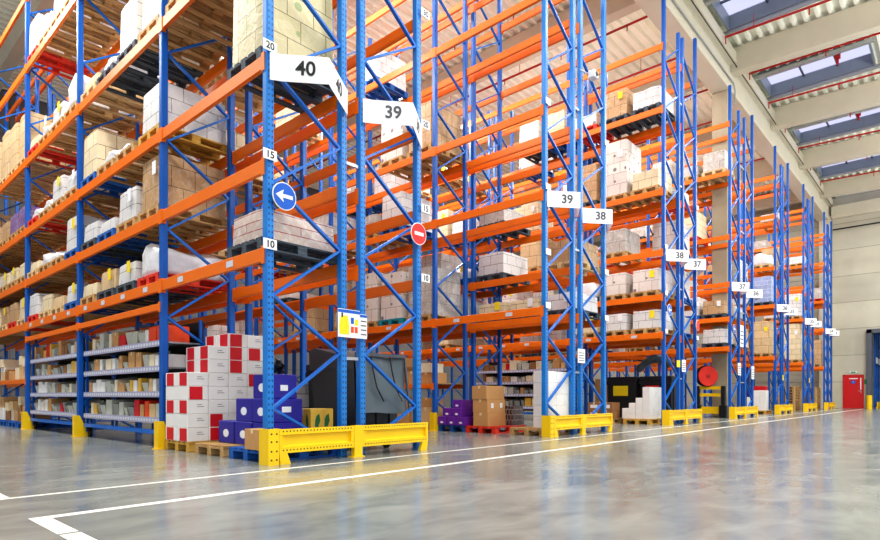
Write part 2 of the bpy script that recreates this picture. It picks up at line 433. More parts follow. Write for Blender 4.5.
# door
mb = MB(); mb.box(XFAR-0.03, XFAR+0.05, DY0+0.06, DY1-0.06, 0.01, DZ-0.06)
door = struct('door_1', mb.mesh('door', M['door_red']))
mb = MB()
for a in ((DY0, DY0+0.06, 0, DZ), (DY1-0.06, DY1, 0, DZ), (DY0, DY1, DZ-0.06, DZ)): mb.box(XFAR-0.05, XFAR+0.06, *a)
ob('door_frame', mb.mesh('door_frame', M['door_red']), door)
mb = MB(); mb.box(XFAR-0.08, XFAR-0.03, DY0+0.13, DY0+0.17, 0.98, 1.14); mb.box(XFAR-0.1, XFAR-0.07, DY0+0.13, DY0+0.30, 1.10, 1.13)
ob('door_handle', mb.mesh('door_handle', M['steel']), door)
mb = MB(); mb.disc((XFAR-0.036, 5.08, 1.68), 0.12, 'x', 0.01); s = ob('round_sticker', mb.mesh('sticker', M['sign_blue']), door)
mb = MB(); mb.bar((XFAR-0.045, 5.08, 1.60), (XFAR-0.045, 5.08, 1.75), 0.03, 0.01); ob('pictogram', mb.mesh('picto', M['paper']), s)
mb = MB(); mb.box(XFAR-0.036, XFAR-0.031, 4.85, 5.3, 1.88, 1.94); ob('notice_strip', mb.mesh('strip', M['paper']), door)
mb = MB(); mb.box(XFAR-0.036, XFAR-0.031, 4.66, 4.72, 1.2, 1.95); ob('door_notice', mb.mesh('strip', M['paper']), door)
mb = MB(); mb.box(XFAR-0.06, XFAR-0.005, 4.9, 5.26, 2.25, 2.39)
e = tag(ob('exit_sign', mb.mesh('exit_sign', M['paper'])), 'small pale exit lamp above the red door', 'sign')
mb = MB(); mb.box(XFAR-0.07, XFAR-0.06, 4.95, 5.2, 2.28, 2.36); ob('pictogram', mb.mesh('exit_pic', M['exit_green']), e)
mb = MB(); mb.box(XFAR-0.03, XFAR-0.005, 4.30+0.09, 4.30+0.22, 1.55, 1.85)
tag(ob('escape_sign', mb.mesh('sign', M['exit_green'])), 'small green escape sign between red door and gateway', 'sign')
# gateway frame
mb = MB()
mb.box(XFAR-0.25, XFAR+0.35, GY1-0.25, GY1, 0, GZ); mb.box(XFAR-0.25, XFAR+0.35, GY0, GY1, GZ-0.2, GZ+0.05); mb.box(XFAR-0.25, XFAR+0.35, GY0, GY0+0.25, 0, GZ)
struct('door_2', mb.mesh('gateway_frame', M['frame_dark']))

# roof
def zroof(y): return 13.85 + (0.03*(y-6.3) if y < 6.3 else 0.0)
BEAMX = [-13.4, -7.2, -1.0, 5.3, 11.5, 17.8, 24.0, 30.2, 36.4, 42.6]
SK = [(x+2.5, x+4.5) for x in BEAMX]
SKY = (2.5, 5.95)
mb = MB()
P = 0.35
def rib(y0, n, x0, x1):
    for i in range(n):
        y = y0+i*P; pts = [(y, 0), (y+0.09, 0), (y+0.13, 0.13), (y+0.31, 0.13), (y+P, 0)]
        for (a, za), (b, zb) in zip(pts, pts[1:]):
            mb.poly([(x0, a, zroof(a)+za), (x1, a, zroof(a)+za), (x1, b, zroof(b)+zb), (x0, b, zroof(b)+zb)])
n_a = int((SKY[0]+14)/P)
rib(SKY[0]-n_a*P, n_a, -14, 62)
nh = 10
xs = [-14]
for a, b in SK: xs += [a, b]
xs.append(62)
for a, b in zip(xs[::2], xs[1::2]): rib(SKY[0], nh, a, b)
rib(SKY[0]+nh*P, int((YBACK+0.3-SKY[0]-nh*P)/P)+1, -14, 62)
struct('ceiling', mb.mesh('roof_deck', M['deck']))
# closed board above the deck so no sky leaks past the ribs
# girder along the rack ends, transverse beams, column
mb = MB(); mb.box(-14, XFAR, 6.35, 6.95, 12.26, 13.83); mb.box(-14, XFAR, 6.15, 6.35, 13.2, 13.6)
struct('trim_3', mb.mesh('girder', M['concrete']))
n = 4
for bx in BEAMX:
    b = MB()
    w = 0.17
    ya, yb = -14.0, 6.34
    za, zb = zroof(ya)-0.03, zroof(yb)-0.03
    def ring(x0, x1, h0, h1):
        vs = [(x0, ya, za-h1), (x1, ya, za-h1), (x1, ya, za-h0), (x0, ya, za-h0), (x0, yb, zb-h1), (x1, yb, zb-h1), (x1, yb, zb-h0), (x0, yb, zb-h0)]
        k = len(b.v); b.v += vs
        for q in ((3,2,1,0),(4,5,6,7),(0,1,5,4),(1,2,6,5),(2,3,7,6),(3,0,4,7)): b.f.append(tuple(k+i for i in q)); b.m.append(0)
    ring(bx-0.2, bx+0.2, 0.0, 0.9)
    struct('trim_%d' % n, b.mesh('roof_beam', M['concrete'])); n += 1
    b = MB(); b.box(bx-0.2, bx+0.2, 6.96, YBACK, 12.95, 13.82)
    struct('trim_%d' % n, b.mesh('roof_beam', M['concrete'])); n += 1
COLX = RX[6]+D+0.04
mb = MB(); mb.cbox(COLX, COLX+0.55, 6.4, 6.95, 0, 12.25, 0.02); struct('trim_%d' % n, mb.mesh('column', M['column_conc'])); n += 1
# skylights
for i, (a, b) in enumerate(SK):
    y0, y1 = SKY[0], SKY[0]+nh*P
    z = zroof(y0)-0.05; zt = zroof(y1)+0.36
    m1 = MB(); t = 0.05
    m1.box(a-t, a, y0-t, y1+t, z, zt); m1.box(b, b+t, y0-t, y1+t, z, zt); m1.box(a, b, y0-t, y0, z, zt); m1.box(a, b, y1, y1+t, z, zt)
    sk = struct('window_%d' % (i+1), m1.mesh('skylight_upstand', M['frame_grey']))
    m1 = MB(); m1.box(a, b, y0, y1, zt-0.02, zt); ob('pane', m1.mesh('pane', M['glazing']), sk)
    m1 = MB()
    for q in (0.33, 0.66): m1.box(a, b, y0+(y1-y0)*q-0.03, y0+(y1-y0)*q+0.03, zt-0.1, zt-0.03)
    m1.box((a+b)/2-0.03, (a+b)/2+0.03, y0, y1, zt-0.1, zt-0.03)
    ob('glazing_bar', m1.mesh('bars', M['frame_dark']), sk)
    m1 = MB()
    m1.box(b+t, b+t+0.14, y0-0.2, y1+0.2, z-0.10, z+0.03); m1.box(a-t-0.14, a-t, y0-0.2, y1+0.2, z-0.10, z+0.03)
    ob('edge_channel', m1.mesh('channel', M['steel']), sk)
    if 4 <= i <= 7:
        mm = MB(); cx, cy = a+0.75, y0+1.0
        mm.tube([(cx, cy, zt-0.12), (cx, cy, zt-0.62)], 0.045); mm.box(cx-0.09, cx+0.09, cy-0.09, cy+0.09, zt-0.40, zt-0.2)
        ob('opener', mm.mesh('opener', M['pipe_red']), sk)
# sprinkler pipes
px = [9.7, 12.9, 16.0, 19.1, 22.2, 25.35, 28.45, 31.6, 34.7, 37.85, 41.0]
for i, x in enumerate(px):
    for side in (0, 1):
        m1 = MB()
        if side == 0:
            m1.tube([(x, -13, zroof(-13)-0.42), (x, 6.1, zroof(6.1)-0.42)], 0.04)
            for y in [6.08, 3.6, 1.1, -1.4]: m1.tube([(x, y, zroof(y)-0.42), (x, y, zroof(y)-0.66)], 0.022, 6)
            for y in [5.2, 1.7, -2.9]: m1.tube([(x, y, zroof(y)-0.42), (x, y, zroof(y)+0.02)], 0.01, 5)
            lab = 'red sprinkler pipe under the roof over the wide aisle, %s one from the camera' % ORD[i]
        else:
            m1.tube([(x, 7.0, 13.35), (x, YBACK-0.1, 13.35)], 0.04)
            for k in range(8): m1.tube([(x, 8.3+2.5*k, 13.35), (x, 8.3+2.5*k, 13.16)], 0.02, 6)
            for k in range(6): m1.tube([(x, 9.1+3.5*k, 13.35), (x, 9.1+3.5*k, 13.86)], 0.01, 5)
            lab = 'red sprinkler pipe under the roof above the racks, %s one from the camera' % ORD[i]
        tag(ob('sprinkler_pipe', m1.mesh('pipe', M['pipe_red'])), lab, 'pipe', 'red sprinkler pipes')
# cable along the girder and a conduit
m1 = MB(); m1.tube([(-10, 6.13, 13.05), (XFAR-0.5, 6.13, 13.05)], 0.02, 6)
tag(ob('cable', m1.mesh('cable', M['black'])), 'thin black cable running along the long concrete girder', 'cable')
m1 = MB(); m1.tube([(-10, 6.30, 12.6), (COLX+0.4, 6.30, 12.6), (COLX+0.6, 6.30, 12.4), (COLX+0.6, 6.33, 11.85)], 0.025, 8)
tag(ob('conduit', m1.mesh('conduit', M['steel'])), 'grey conduit along the girder bending down at the column', 'conduit')
m1 = MB(); m1.tube([(XFAR-0.42, 6.1, 11.55), (XFAR-0.42, -13, 11.55)], 0.05, 8)
tag(ob('wall_pipe', m1.mesh('pipe', M['black'])), 'thin dark pipe across the far wall below the roof', 'pipe')

# floor markings
for k, (x0, x1, y0, y1) in enumerate([(1.02, 45, 4.37, 4.455), (1.02, 45, 5.42, 5.47), (1.02, 1.13, 3.83, 4.37), (1.02, 1.13, 1.5, 3.79), (1.02, 1.13, 5.47, 7.2)]):
    m1 = MB(); m1.box(x0, x1, y0, y1, 0.0005, 0.002)
    struct('floor_marking', m1.mesh('marking', M['line']))

# ------------------------------------------------------------------ racks
def post_mesh(h):
    b = MB()
    # open C section, lips to the back
    out = [(0, 0.012), (0.012, 0), (0.088, 0), (0.1, 0.012), (0.1, 0.09), (0.062, 0.09), (0.062, 0.075), (0.085, 0.075), (0.085, 0.02), (0.015, 0.02), (0.015, 0.075), (0.038, 0.075), (0.038, 0.09), (0, 0.09)]
    b.prism(out, 'z', 0.012, h)
    b.box(0, 0.1, 0, 0.12, 0, 0.012)
    return b
POSTN = {h: post_mesh(h).mesh('post', M['perf']) for h in (TOPO, TOPI)}
POSTF = {h: post_mesh(h).mesh('post', M['blue']) for h in (TOPO, TOPI)}
def brace_mesh(outer_first):
    b = MB(); zo, zi = 0.65, 1.36; st = 1.345
    xo, xi = (PW, D-PW) if outer_first else (D-PW, PW)
    y = PD/2
    nodes = [(xi, 0.12)]
    k = 0
    while True:
        z1 = zo+st*k; z2 = zi+st*k
        if z1 > TOPI-0.1: break
        nodes.append((xo, z1))
        if z2 > TOPI-0.1: break
        nodes.append((xi, z2)); k += 1
    for (xa, za), (xb, zb) in zip(nodes, nodes[1:]):
        b.bar((xa, y, za), (xb, y, zb), 0.03, 0.055, up=(0, 1, 0))
    b.bar((xo, y, 0.14), (xi, y, 0.14), 0.03, 0.05, up=(0, 1, 0))
    return b.mesh('brace', M['brace'])
BR = [brace_mesh(True), brace_mesh(False)]
def beam_mesh(L, h=0.16):
    b = MB()
    b.prism([(0, -h), (0.055, -h), (0.055, 0), (0.006, 0), (0, -0.006)], 'y', 0, L)
    b.prism([(0.056, -h+0.02), (0.060, -h+0.02), (0.060, -0.02), (0.056, -0.02)], 'y', 0.05, L-0.05)
    for a, c in ((-0.046, 0.02), (L-0.02, L+0.046)): b.box(-0.010, 0.0, a, c, -h-0.035, 0.02)
    for a, c in ((0, 0.012), (L-0.012, L)): b.box(0, 0.06, a, c, -h-0.035, 0.02)
    return b.mesh('beam', M['orange'])
BEAM = {1: beam_mesh(B1-PD), 2: beam_mesh(B2-PD)}
THIN = {1: beam_mesh(B1-PD, 0.10), 2: beam_mesh(B2-PD, 0.10)}
m1 = MB(); m1.box(-0.003, 0, -0.085, 0.085, -0.04, 0.04); LOCLAB = m1.mesh('location_label', M['tag_white'])
m1 = MB(); m1.box(-0.09, 0.09, -0.004, 0.004, -0.06, 0.06); LTAG = m1.mesh('level_tag', M['paper'])
SIGNNO = ['40', '39', '39', '38', '38', '37', '37', '36', '36', '35', '35', '34', '34', '33']
SIGNW = ['forty', 'thirty-nine', 'thirty-nine', 'thirty-eight', 'thirty-eight', 'thirty-seven', 'thirty-seven', 'thirty-six', 'thirty-six', 'thirty-five', 'thirty-five', 'thirty-four', 'thirty-four', 'thirty-three']
RACK = []
SKIP_LEVEL = {(2, 0): {1}, (2, 1): {1}}
EXTRA = {(0, 1): 2.21, (0, 2): 2.21, (0, 3): 1.20, (2, 1): 1.08, (0, 4): 1.2}
for r, x in enumerate(RX):
    nb = NB[r//2]
    left = (r % 2 == 0)
    root = empty('pallet_rack', (x, Y0, 0))
    tag(root, 'tall blue and orange pallet rack, %s from the camera, under %s sign %s' % (ORD[r], 'the' if r < 1 else 'its', SIGNW[r]), 'pallet rack', 'pallet racks')
    RACK.append(root)
    for k in range(nb+1):
        y = YF[k]-Y0
        fr = ob('upright_frame', BR[0 if left else 1], root, (0, y, 0))
        near = (r < 4 and k == 0)
        PM = POSTN if near else POSTF
        ob('post', PM[TOPO if left else TOPI], fr, (0, 0, 0))
        ob('post', PM[TOPI if left else TOPO], fr, (D-PW, 0, 0))
    for k in range(nb):
        y = YF[k]-Y0+PD; bt = 1 if k == 0 else 2
        for l, z in enumerate(LEV):
            if l in SKIP_LEVEL.get((r, k), ()): continue
            if r >= 8 and l == 1: continue
            for side in (0, 1):
                o = ob('beam', BEAM[bt], root, (0, y, z), 0)
                if side: o.rotation_euler = (0, 0, PI); o.location = (D, y+(B1 if k == 0 else B2)-PD, z)
                if l == 0 and side == 0 and left and k < 3 and r < 6:
                    L = (B1 if k == 0 else B2)-PD
                    nlab = 2 if k == 0 else 4
                    for q in range(nlab): ob('location_label', LOCLAB, o, (-0.0015, L*(q+0.55)/nlab, -0.08))
                if l == 0 and side == 1 and not left and k < 2 and r < 6:
                    pass
        if (r, k) in EXTRA:
            ob('beam', THIN[bt], root, (0, y, EXTRA[(r, k)])); o = ob('beam', THIN[bt], root, (D, y+(B1 if k == 0 else B2)-PD, EXTRA[(r, k)])); o.rotation_euler = (0, 0, PI)
    # row spacers between back-to-back frames
    if left:
        for zz in (1.3, 3.9, 6.9, 9.3):
            m_ = MB(); g = RX[r+1]-x-D
            m_.box(D, D+g-0.012, PD*0.3, PD*0.7, zz-0.02, zz+0.02); ob('row_spacer', m_.mesh('spacer', M['steel']), root)
    # level tags on the end frame
    if r < 6:
        xo = 0.01 if left else D-0.01
        for s, z in (('10', LEV[0]+0.02), ('15', LEV[1]+0.02), ('20', LEV[2]+0.06), ('30', LEV[3]+0.06)):
            t = ob('level_tag', LTAG, root, ((0.02 if r == 0 else (D+0.05 if r == 1 else xo+(0.04 if left else -0.04))), -0.035, z))
            if r < 2: lettering(s, 0.115, M['ink'], t, (0, -0.0055, -0.003), -PI/2)
    # the V-shaped aisle number sign, a thing of its own
    xa = x
    a0 = Vector((xa+0.02, Y0-0.03, 0)); a1 = Vector((xa+0.14, Y0-0.10, 0)); a2 = Vector((xa+0.56, Y0-0.45, 0)); a3 = Vector((xa+D-0.02, Y0-0.03, 0))
    z0, z1 = 4.50, 4.82
    m_ = MB(); pts = [a0, a1, a2, a3]
    th = 0.006
    for p, q in zip(pts, pts[1:]):
        nrm = Vector(((q-p).y, -(q-p).x, 0)).normalized()*th
        m_.poly([p+Vector((0,0,z0)), q+Vector((0,0,z0)), q+Vector((0,0,z1)), p+Vector((0,0,z1))])
        m_.poly([p-nrm+Vector((0,0,z0)), p-nrm+Vector((0,0,z1)), q-nrm+Vector((0,0,z1)), q-nrm+Vector((0,0,z0))])
        m_.poly([p+Vector((0,0,z1)), q+Vector((0,0,z1)), q-nrm+Vector((0,0,z1)), p-nrm+Vector((0,0,z1))])
        m_.poly([p+Vector((0,0,z0)), p-nrm+Vector((0,0,z0)), q-nrm+Vector((0,0,z0)), q+Vector((0,0,z0))])
    sg = ob('aisle_sign', m_.mesh('aisle_sign', M['white_plate']))
    tag(sg, 'white folded plate numbered %s on the end of the %s rack from the camera' % (SIGNW[r], ORD[r]), 'sign', 'aisle number plates')
    for p, q in ((a1, a2), (a2, a3)):
        nrm = Vector(((q-p).y, -(q-p).x, 0)).normalized()
        c = (p+q)/2 + nrm*0.004; c.z = (z0+z1)/2
        lettering(SIGNNO[r], 0.235, M['ink'] if r < 1 else M['grey_ink'], sg, c, math.atan2(nrm.y, nrm.x))

# ------------------------------------------------------------------ yellow end barriers and post guards
def holes_row(b, x0, x1, n, y, z, mi):
    for i in range(n):
        xx = x0+(x1-x0)*(i+0.5)/n
        b.box(xx-0.008, xx+0.008, y-0.0015, y, z-0.008, z+0.008, mi)
def barrier(x0, x1, name):
    root = empty('end_barrier', (x0, Y0-0.16, 0))
    tag(root, name, 'rack guard', 'yellow rack end barriers')
    L = x1-x0
    # corner column: L-shaped steel
    b = MB(); b.prism([(0, 0), (0.14, 0), (0.14, 0.012), (0.012, 0.012), (0.012, 0.20), (0, 0.20)], 'z', 0.0, 0.42)
    for z in (0.06, 0.16, 0.27, 0.36):
        b.box(0.03, 0.05, -0.0015, 0, z-0.01, z+0.01, 1)
        b.box(0.10, 0.12, -0.0015, 0, z-0.01, z+0.01, 1)
    ob('corner_post', b.mesh('corner_post', [M['yellow'], M['ink']]), root)
    mid = D+GAP/2+0.02
    for (a, c) in ((0.145, mid-0.07), (mid+0.07, L-0.002)):
        b = MB()
        b.prism([(0.0, 0.13), (0.05, 0.13), (0.05, 0.41), (0.0, 0.41), (0.0, 0.345), (0.035, 0.335), (0.035, 0.215), (0.0, 0.205)], 'x', a, c)
        nn = max(4, int((c-a)/0.05))
        holes_row(b, a+0.03, c-0.03, nn, 0.0, 0.385, 1); holes_row(b, a+0.03, c-0.03, nn, 0.0, 0.165, 1)
        b.prism([(0.0, 0.21), (0.04, 0.21), (0.04, 0.34), (0.0, 0.34)], 'x', a, a+0.05); b.prism([(0.0, 0.21), (0.04, 0.21), (0.04, 0.34), (0.0, 0.34)], 'x', c-0.05, c)
        ob('rail', b.mesh('rail', [M['yellow'], M['ink']]), root)
    b = MB(); b.box(mid-0.069, mid+0.069, -0.004, 0.06, 0, 0.415); b.box(mid-0.10, mid+0.10, -0.02, 0.10, 0, 0.012)
    ob('middle_post', b.mesh('middle_post', M['yellow']), root)
    for xx, sgn in ((0.20, 1), (L-0.06, -1)):
        b = MB(); b.prism([(xx-0.055, 0.131), (xx+0.055, 0.131), (xx+sgn*0.03+0.07, 0.012), (xx+sgn*0.03+0.07, 0), (xx+sgn*0.03-0.07, 0), (xx+sgn*0.03-0.07, 0.012)], 'y', 0.0, 0.05)
        ob('foot', b.mesh('foot', M['yellow']), root)
for i, x in enumerate(XD):
    barrier(x-0.08, RX[2*i+1]+D-0.03, 'yellow steel barrier across the rack ends under sign plates %s and %s%s' % (SIGNW[2*i], SIGNW[2*i+1], ''))
b = MB()
b.prism([(-0.10, 0), (0.05, 0), (0.05, 0.10), (0.045, 0.105), (-0.10, 0.105)], 'z', 0, 0.22)
b2 = MB(); b2.prism([(0, 0), (0.26, 0), (0.18, 0.20), (0.0, 0.42)], 'y', 0, 0.012)   # side plates
g = MB()
g.prism([(-0.07, -0.02), (0.02, -0.02), (0.02, -0.008), (-0.058, -0.008), (-0.058, 0.12), (-0.07, 0.12)], 'z', 0, 0.42)
g.prism([(0.02, 0.0), (0.16, 0.0), (0.14, 0.14), (0.02, 0.42)], 'y', -0.02, -0.008)
g.box(-0.09, -0.002, -0.04, 0.14, 0, 0.01)
GUARD = g.mesh('post_guard', M['yellow'])
for r in (0, 2, 4):
    for k in range(1, min(5, NB[r//2]+1)):
        tag(ob('post_guard', GUARD, None, (RX[r]-0.0, YF[k]-0.01, 0)), 'yellow steel guard at foot of %s upright of %s rack' % (ORD[k], ORD[r]), 'post guard', 'yellow post guards')

# ------------------------------------------------------------------ pallets
def pallet_parts():
    b = MB()   # deck: boards along X on three cross boards
    for i, (y, w) in enumerate(((-0.335, 0.13), (-0.165, 0.10), (0, 0.13), (0.165, 0.10), (0.335, 0.13))):
        b.box(-0.59, 0.59, y-w/2, y+w/2, 0.122, 0.144)
    for x in (-0.52, 0, 0.52): b.box(x-0.07, x+0.07, -0.4, 0.4, 0.1, 0.122)
    r = MB()
    r.box(-0.59, 0.59, -0.05, 0.05, 0, 0.022)
    for x in (-0.52, 0, 0.52): r.box(x-0.07, x+0.07, -0.05, 0.05, 0.022, 0.1)
    return b, r
pb, pr = pallet_parts()
DECK = pb.mesh('pallet_deck', M['wood']); RUN = pr.mesh('runner', M['wood'])
allp = MB()
for src, off in ((pb, (0,)), (pr, (-0.35, 0, 0.35))):
    for o_ in off:
        k = len(allp.v); allp.v += [(x, y+o_, z) for x, y, z in src.v]; allp.f += [tuple(k+i for i in f) for f in src.f]; allp.m += src.m
PALL = allp.mesh('pallet', M['wood'])
PALN = {'wood': 'bare wood', 'wood_pale': 'pale wood', 'wood_gold': 'golden wood', 'pal_blue': 'blue painted', 'pal_red': 'red painted', 'pal_dark': 'dark grey', 'turquoise': 'turquoise'}
def pallet(x, y, z, m, label, group, rz=0, parts=False):
    if parts:
        root = empty('pallet', (x, y, z), rz)
        ob('deck', DECK, root, mats=[M[m]])
        for o_ in (-0.35, 0, 0.35): ob('runner', RUN, root, (0, o_, 0), mats=[M[m]])
    else:
        root = ob('pallet', PALL, None, (x, y, z), rz, mats=[M[m]])
    return tag(root, label, 'pallet', group)

# ------------------------------------------------------------------ loads
def load_mesh(name, dx, dy, h, bulge, seed, lump=0.0):
    """a stretch-wrapped block: gridded box whose faces bow and crease slightly"""
    rnd = random.Random(seed); b = MB()
    nx, ny, nz = 6, 5, 5
    import itertools
    idx = {}
    ph = [rnd.uniform(0, 6.28) for _ in range(9)]
    def V(i, j, k):
        key = (i, j, k)
        if key in idx: return idx[key]
        u, v, w = i/nx*2-1, j/ny*2-1, k/nz
        x, y, z = u*dx/2, v*dy/2, w*h
        top = 1-0.03*w
        sx = 1+bulge*(1-v*v)*math.sin(PI*min(1, w*0.9+0.05)); sy = 1+bulge*(1-u*u)*math.sin(PI*min(1, w*0.9+0.05))
        edge = 1 - 0.02*(abs(u) > 0.99 and abs(v) > 0.99)
        x *= sx*top*edge; y *= sy*top*edge
        if lump:
            x += lump*math.sin(3*v+4*w+ph[0])*0.4*w; y += lump*math.sin(3*u+5*w+ph[1])*0.4
            z += w*lump*(math.sin(2.6*u+ph[2])+math.sin(3.1*v+ph[3])-1.2*(u*u+v*v))
        else:
            z += w*0.012*(math.sin(5*u+ph[4])*math.sin(4*v+ph[5]))
        idx[key] = len(b.v); b.v.append((x, y, max(0, z))); return idx[key]
    def quad(*q): b.f.append(q); b.m.append(0)
    for j in range(ny):
        for k in range(nz):
            for i in (0, nx): quad(V(i, j, k), V(i, j+1, k), V(i, j+1, k+1), V(i, j, k+1))
    for i in range(nx):
        for k in range(nz):
            for j in (0, ny): quad(V(i, j, k), V(i+1, j, k), V(i+1, j, k+1), V(i, j, k+1))
        for j in range(ny):
            for k in (0, nz): quad(V(i, j, k), V(i+1, j, k), V(i+1, j+1, k), V(i, j+1, k))
    return b.mesh(name, LOADM['white'], smooth=bool(lump))
LOADS = {}
for hh in (0.22, 0.35, 0.5, 0.65, 0.8, 1.0, 1.2, 1.5, 1.8):
    LOADS[hh] = [load_mesh('wrapped_load', 1.14, 0.78, hh, 0.012, int(hh*100)+q) for q in range(2)]
BAGS = {hh: load_mesh('bagged_load', 1.08, 0.74, hh, 0.03, int(hh*77), lump=0.06) for hh in (0.22, 0.35, 0.5, 0.65, 0.8)}
m1 = MB(); m1.box(-0.004, 0, -0.07, 0.07, -0.10, 0.10); SHEET = m1.mesh('label_sheet', M['paper_yellow'])
m1 = MB(); m1.box(-0.004, 0, -0.07, 0.07, -0.10, 0.10); SHEETW = m1.mesh('label_sheet', M['paper'])
LOADN = {'white': 'white', 'cream': 'cream', 'brown': 'brown', 'tan': 'tan', 'green': 'green-printed', 'grey': 'film-grey', 'dotted': 'printed white', 'bluewhite': 'blue and white', 'purple': 'purple', 'print': 'red and teal printed', 'black': 'black bottle', 'bag': 'white bagged'}
CNT = {}
def where(r, k, l, s, n):
    lev = 'floor' if l < 0 else '%s beam' % LVLW[l]
    if n == 3 and s == 2: sw = 'last'
    else: sw = SLOTW[s]
    return '%s level, %s rack, %s bay, %s slot' % (lev, ORD[r], BAYW[k], sw)
def slot_y(k, s):
    n = 3 if k == 0 else 4
    a, b_ = YF[k]+PD, YF[k+1]
    return a+(b_-a)*(s+0.5)/n, n
FILLED = set()
def put(r, k, l, s, kind='white', h=0.5, pal='wood', sheet=None, dx=0.0, load=True, parts=None):
    """a pallet with a load in one slot of a rack; l = -1 is the floor"""
    FILLED.add((r, k, l, s))
    y, n = slot_y(k, s); z = LEV[l] if l >= 0 else 0.0
    y += random.uniform(-0.03, 0.03)
    x = RX[r]+D/2+dx
    if parts is None: parts = (r == 0 and k < 2 and l < 4)
    w = where(r, k, l, s, n)
    pallet(x, y, z+0.001, pal, '%s pallet on %s' % (PALN[pal], w), 'pallets on the racks', parts=parts)
    if not load: return
    if kind == 'bag':
        o = ob('bagged_load', BAGS[h], None, (x, y, z+0.146), mats=[M['bag']])
    else:
        o = ob('wrapped_load', random.choice(LOADS[h]), None, (x, y, z+0.146), mats=[LOADM[kind]], scale=(random.uniform(0.95, 1.0), random.uniform(0.93, 1.0), random.uniform(0.93, 1.05)))
    if random.random() < 0.5: o.rotation_euler = (0, 0, PI)
    tag(o, '%s wrapped load on %s' % (LOADN[kind], w), 'load', 'wrapped loads on the racks')
    if sheet is None: sheet = random.random() < 0.35 and h >= 0.35
    if sheet:
        flip = o.rotation_euler[2] != 0
        q = ob('label_sheet', SHEET if random.random() < 0.6 else SHEETW, o, ((0.60 if flip else -0.60)-(-0.004 if not flip else 0.004)*0, (-0.2 if not flip else 0.2), h*0.75))
        if flip: q.rotation_euler = (0, 0, PI)
    return o

# --- nearest rack: slots as in the photograph
put(0, 0, 0, 0, 'print', 0.35, 'pal_dark', sheet=False)
put(0, 0, 2, 0, 'green', 1.2, 'pal_dark', sheet=True)
for s in range(3): put(0, 0, 3, s, 'brown', 0.8, 'wood', sheet=False)
for s in range(3): put(0, 0, 4, s, random.choice(['brown', 'tan']), 0.8, 'wood', sheet=False)
# second bay
put(0, 1, 2, 0, 'white', 0.65, 'wood_gold', sheet=False); put(0, 1, 2, 1, 'bag', 0.22, 'wood'); put(0, 1, 2, 2, 'bag', 0.22, 'wood'); put(0, 1, 2, 3, 'cream', 0.8, 'pal_blue', sheet=False)
put(0, 1, 1, 0, 'brown', 0.8, 'wood', sheet=True); put(0, 1, 1, 1, 'white', 0.5, 'wood', sheet=True); put(0, 1, 1, 2, 'white', 0.22, 'pal_blue'); put(0, 1, 1, 3, 'white', 0.35, 'pal_dark')
put(0, 1, 0, 0, 'bag', 0.5, 'pal_red', sheet=False); put(0, 1, 0, 1, 'white', 0.35, 'pal_dark'); put(0, 1, 0, 2, 'tan', 0.35, 'pal_dark'); put(0, 1, 0, 3, 'cream', 0.22, 'wood')
put(0, 1, 3, 0, 'cream', 0.8, 'wood', sheet=True); put(0, 1, 3, 1, 'white', 0.8, 'pal_dark', sheet=False); put(0, 1, 3, 2, 'bag', 0.22, 'pal_dark'); put(0, 1, 3, 3, 'tan', 0.22, 'wood_pale')
for s in range(4): put(0, 1, 4, s, random.choice(['white', 'tan', 'grey']), random.choice([0.5, 0.8]), random.choice(['wood', 'wood_pale']), sheet=False)
# third bay
put(0, 2, 2, 0, 'white', 0.35, 'wood'); put(0, 2, 2, 1, 'white', 0.5, 'wood'); put(0, 2, 2, 2, 'bag', 0.22, 'wood'); put(0, 2, 2, 3, 'bag', 0.22, 'pal_red')
put(0, 2, 1, 0, 'white', 0.65, 'pal_blue', sheet=True); put(0, 2, 1, 1, 'bag', 0.22, 'wood'); put(0, 2, 1, 2, 'bag', 0.35, 'wood'); put(0, 2, 1, 3, 'cream', 0.22, 'wood_pale')
put(0, 2, 0, 0, 'white', 0.35, 'pal_blue', sheet=True); put(0, 2, 0, 1, 'tan', 0.22, 'wood_pale'); put(0, 2, 0, 2, 'yellow' if False else 'cream', 0.35, 'wood_pale'); put(0, 2, 0, 3, 'white', 0.5, 'pal_red')
put(0, 2, 3, 0, 'bag', 0.65, 'wood'); put(0, 2, 3, 1, 'white', 0.35, 'wood'); put(0, 2, 3, 2, 'bag', 0.35, 'wood'); put(0, 2, 3, 3, 'cream', 0.22, 'pal_red')
put(0, 2, 4, 0, 'bag', 0.5, 'wood'); put(0, 2, 4, 1, 'white', 0.5, 'wood'); put(0, 2, 4, 2, 'bag', 0.5, 'wood'); put(0, 2, 4, 3, 'dotted', 0.8, 'pal_red')
# fourth and fifth bays
for s in range(4):
    put(0, 3, 3, s, 'tan', 1.2, 'wood_pale', sheet=False); put(0, 3, 2, s, random.choice(['purple', 'brown', 'white']), 0.5, 'wood', sheet=False)
    put(0, 3, 0, s, random.choice(['cream', 'brown', 'tan']), 0.5, random.choice(['pal_red', 'wood_pale']))
    put(0, 3, 1, s, random.choice(['grey', 'cream']), 0.35, 'wood')
    put(0, 4, 0, s, random.choice(['cream', 'brown']), 0.65, 'wood')
    put(0, 4, 1, s, random.choice(['cream', 'brown']), 0.65, 'wood')
    put(0, 4, 2, s, random.choice(['cream', 'tan']), 1.2, 'wood')
put(1, 0, -1, 2, 'white', 0.8, 'wood', sheet=False)
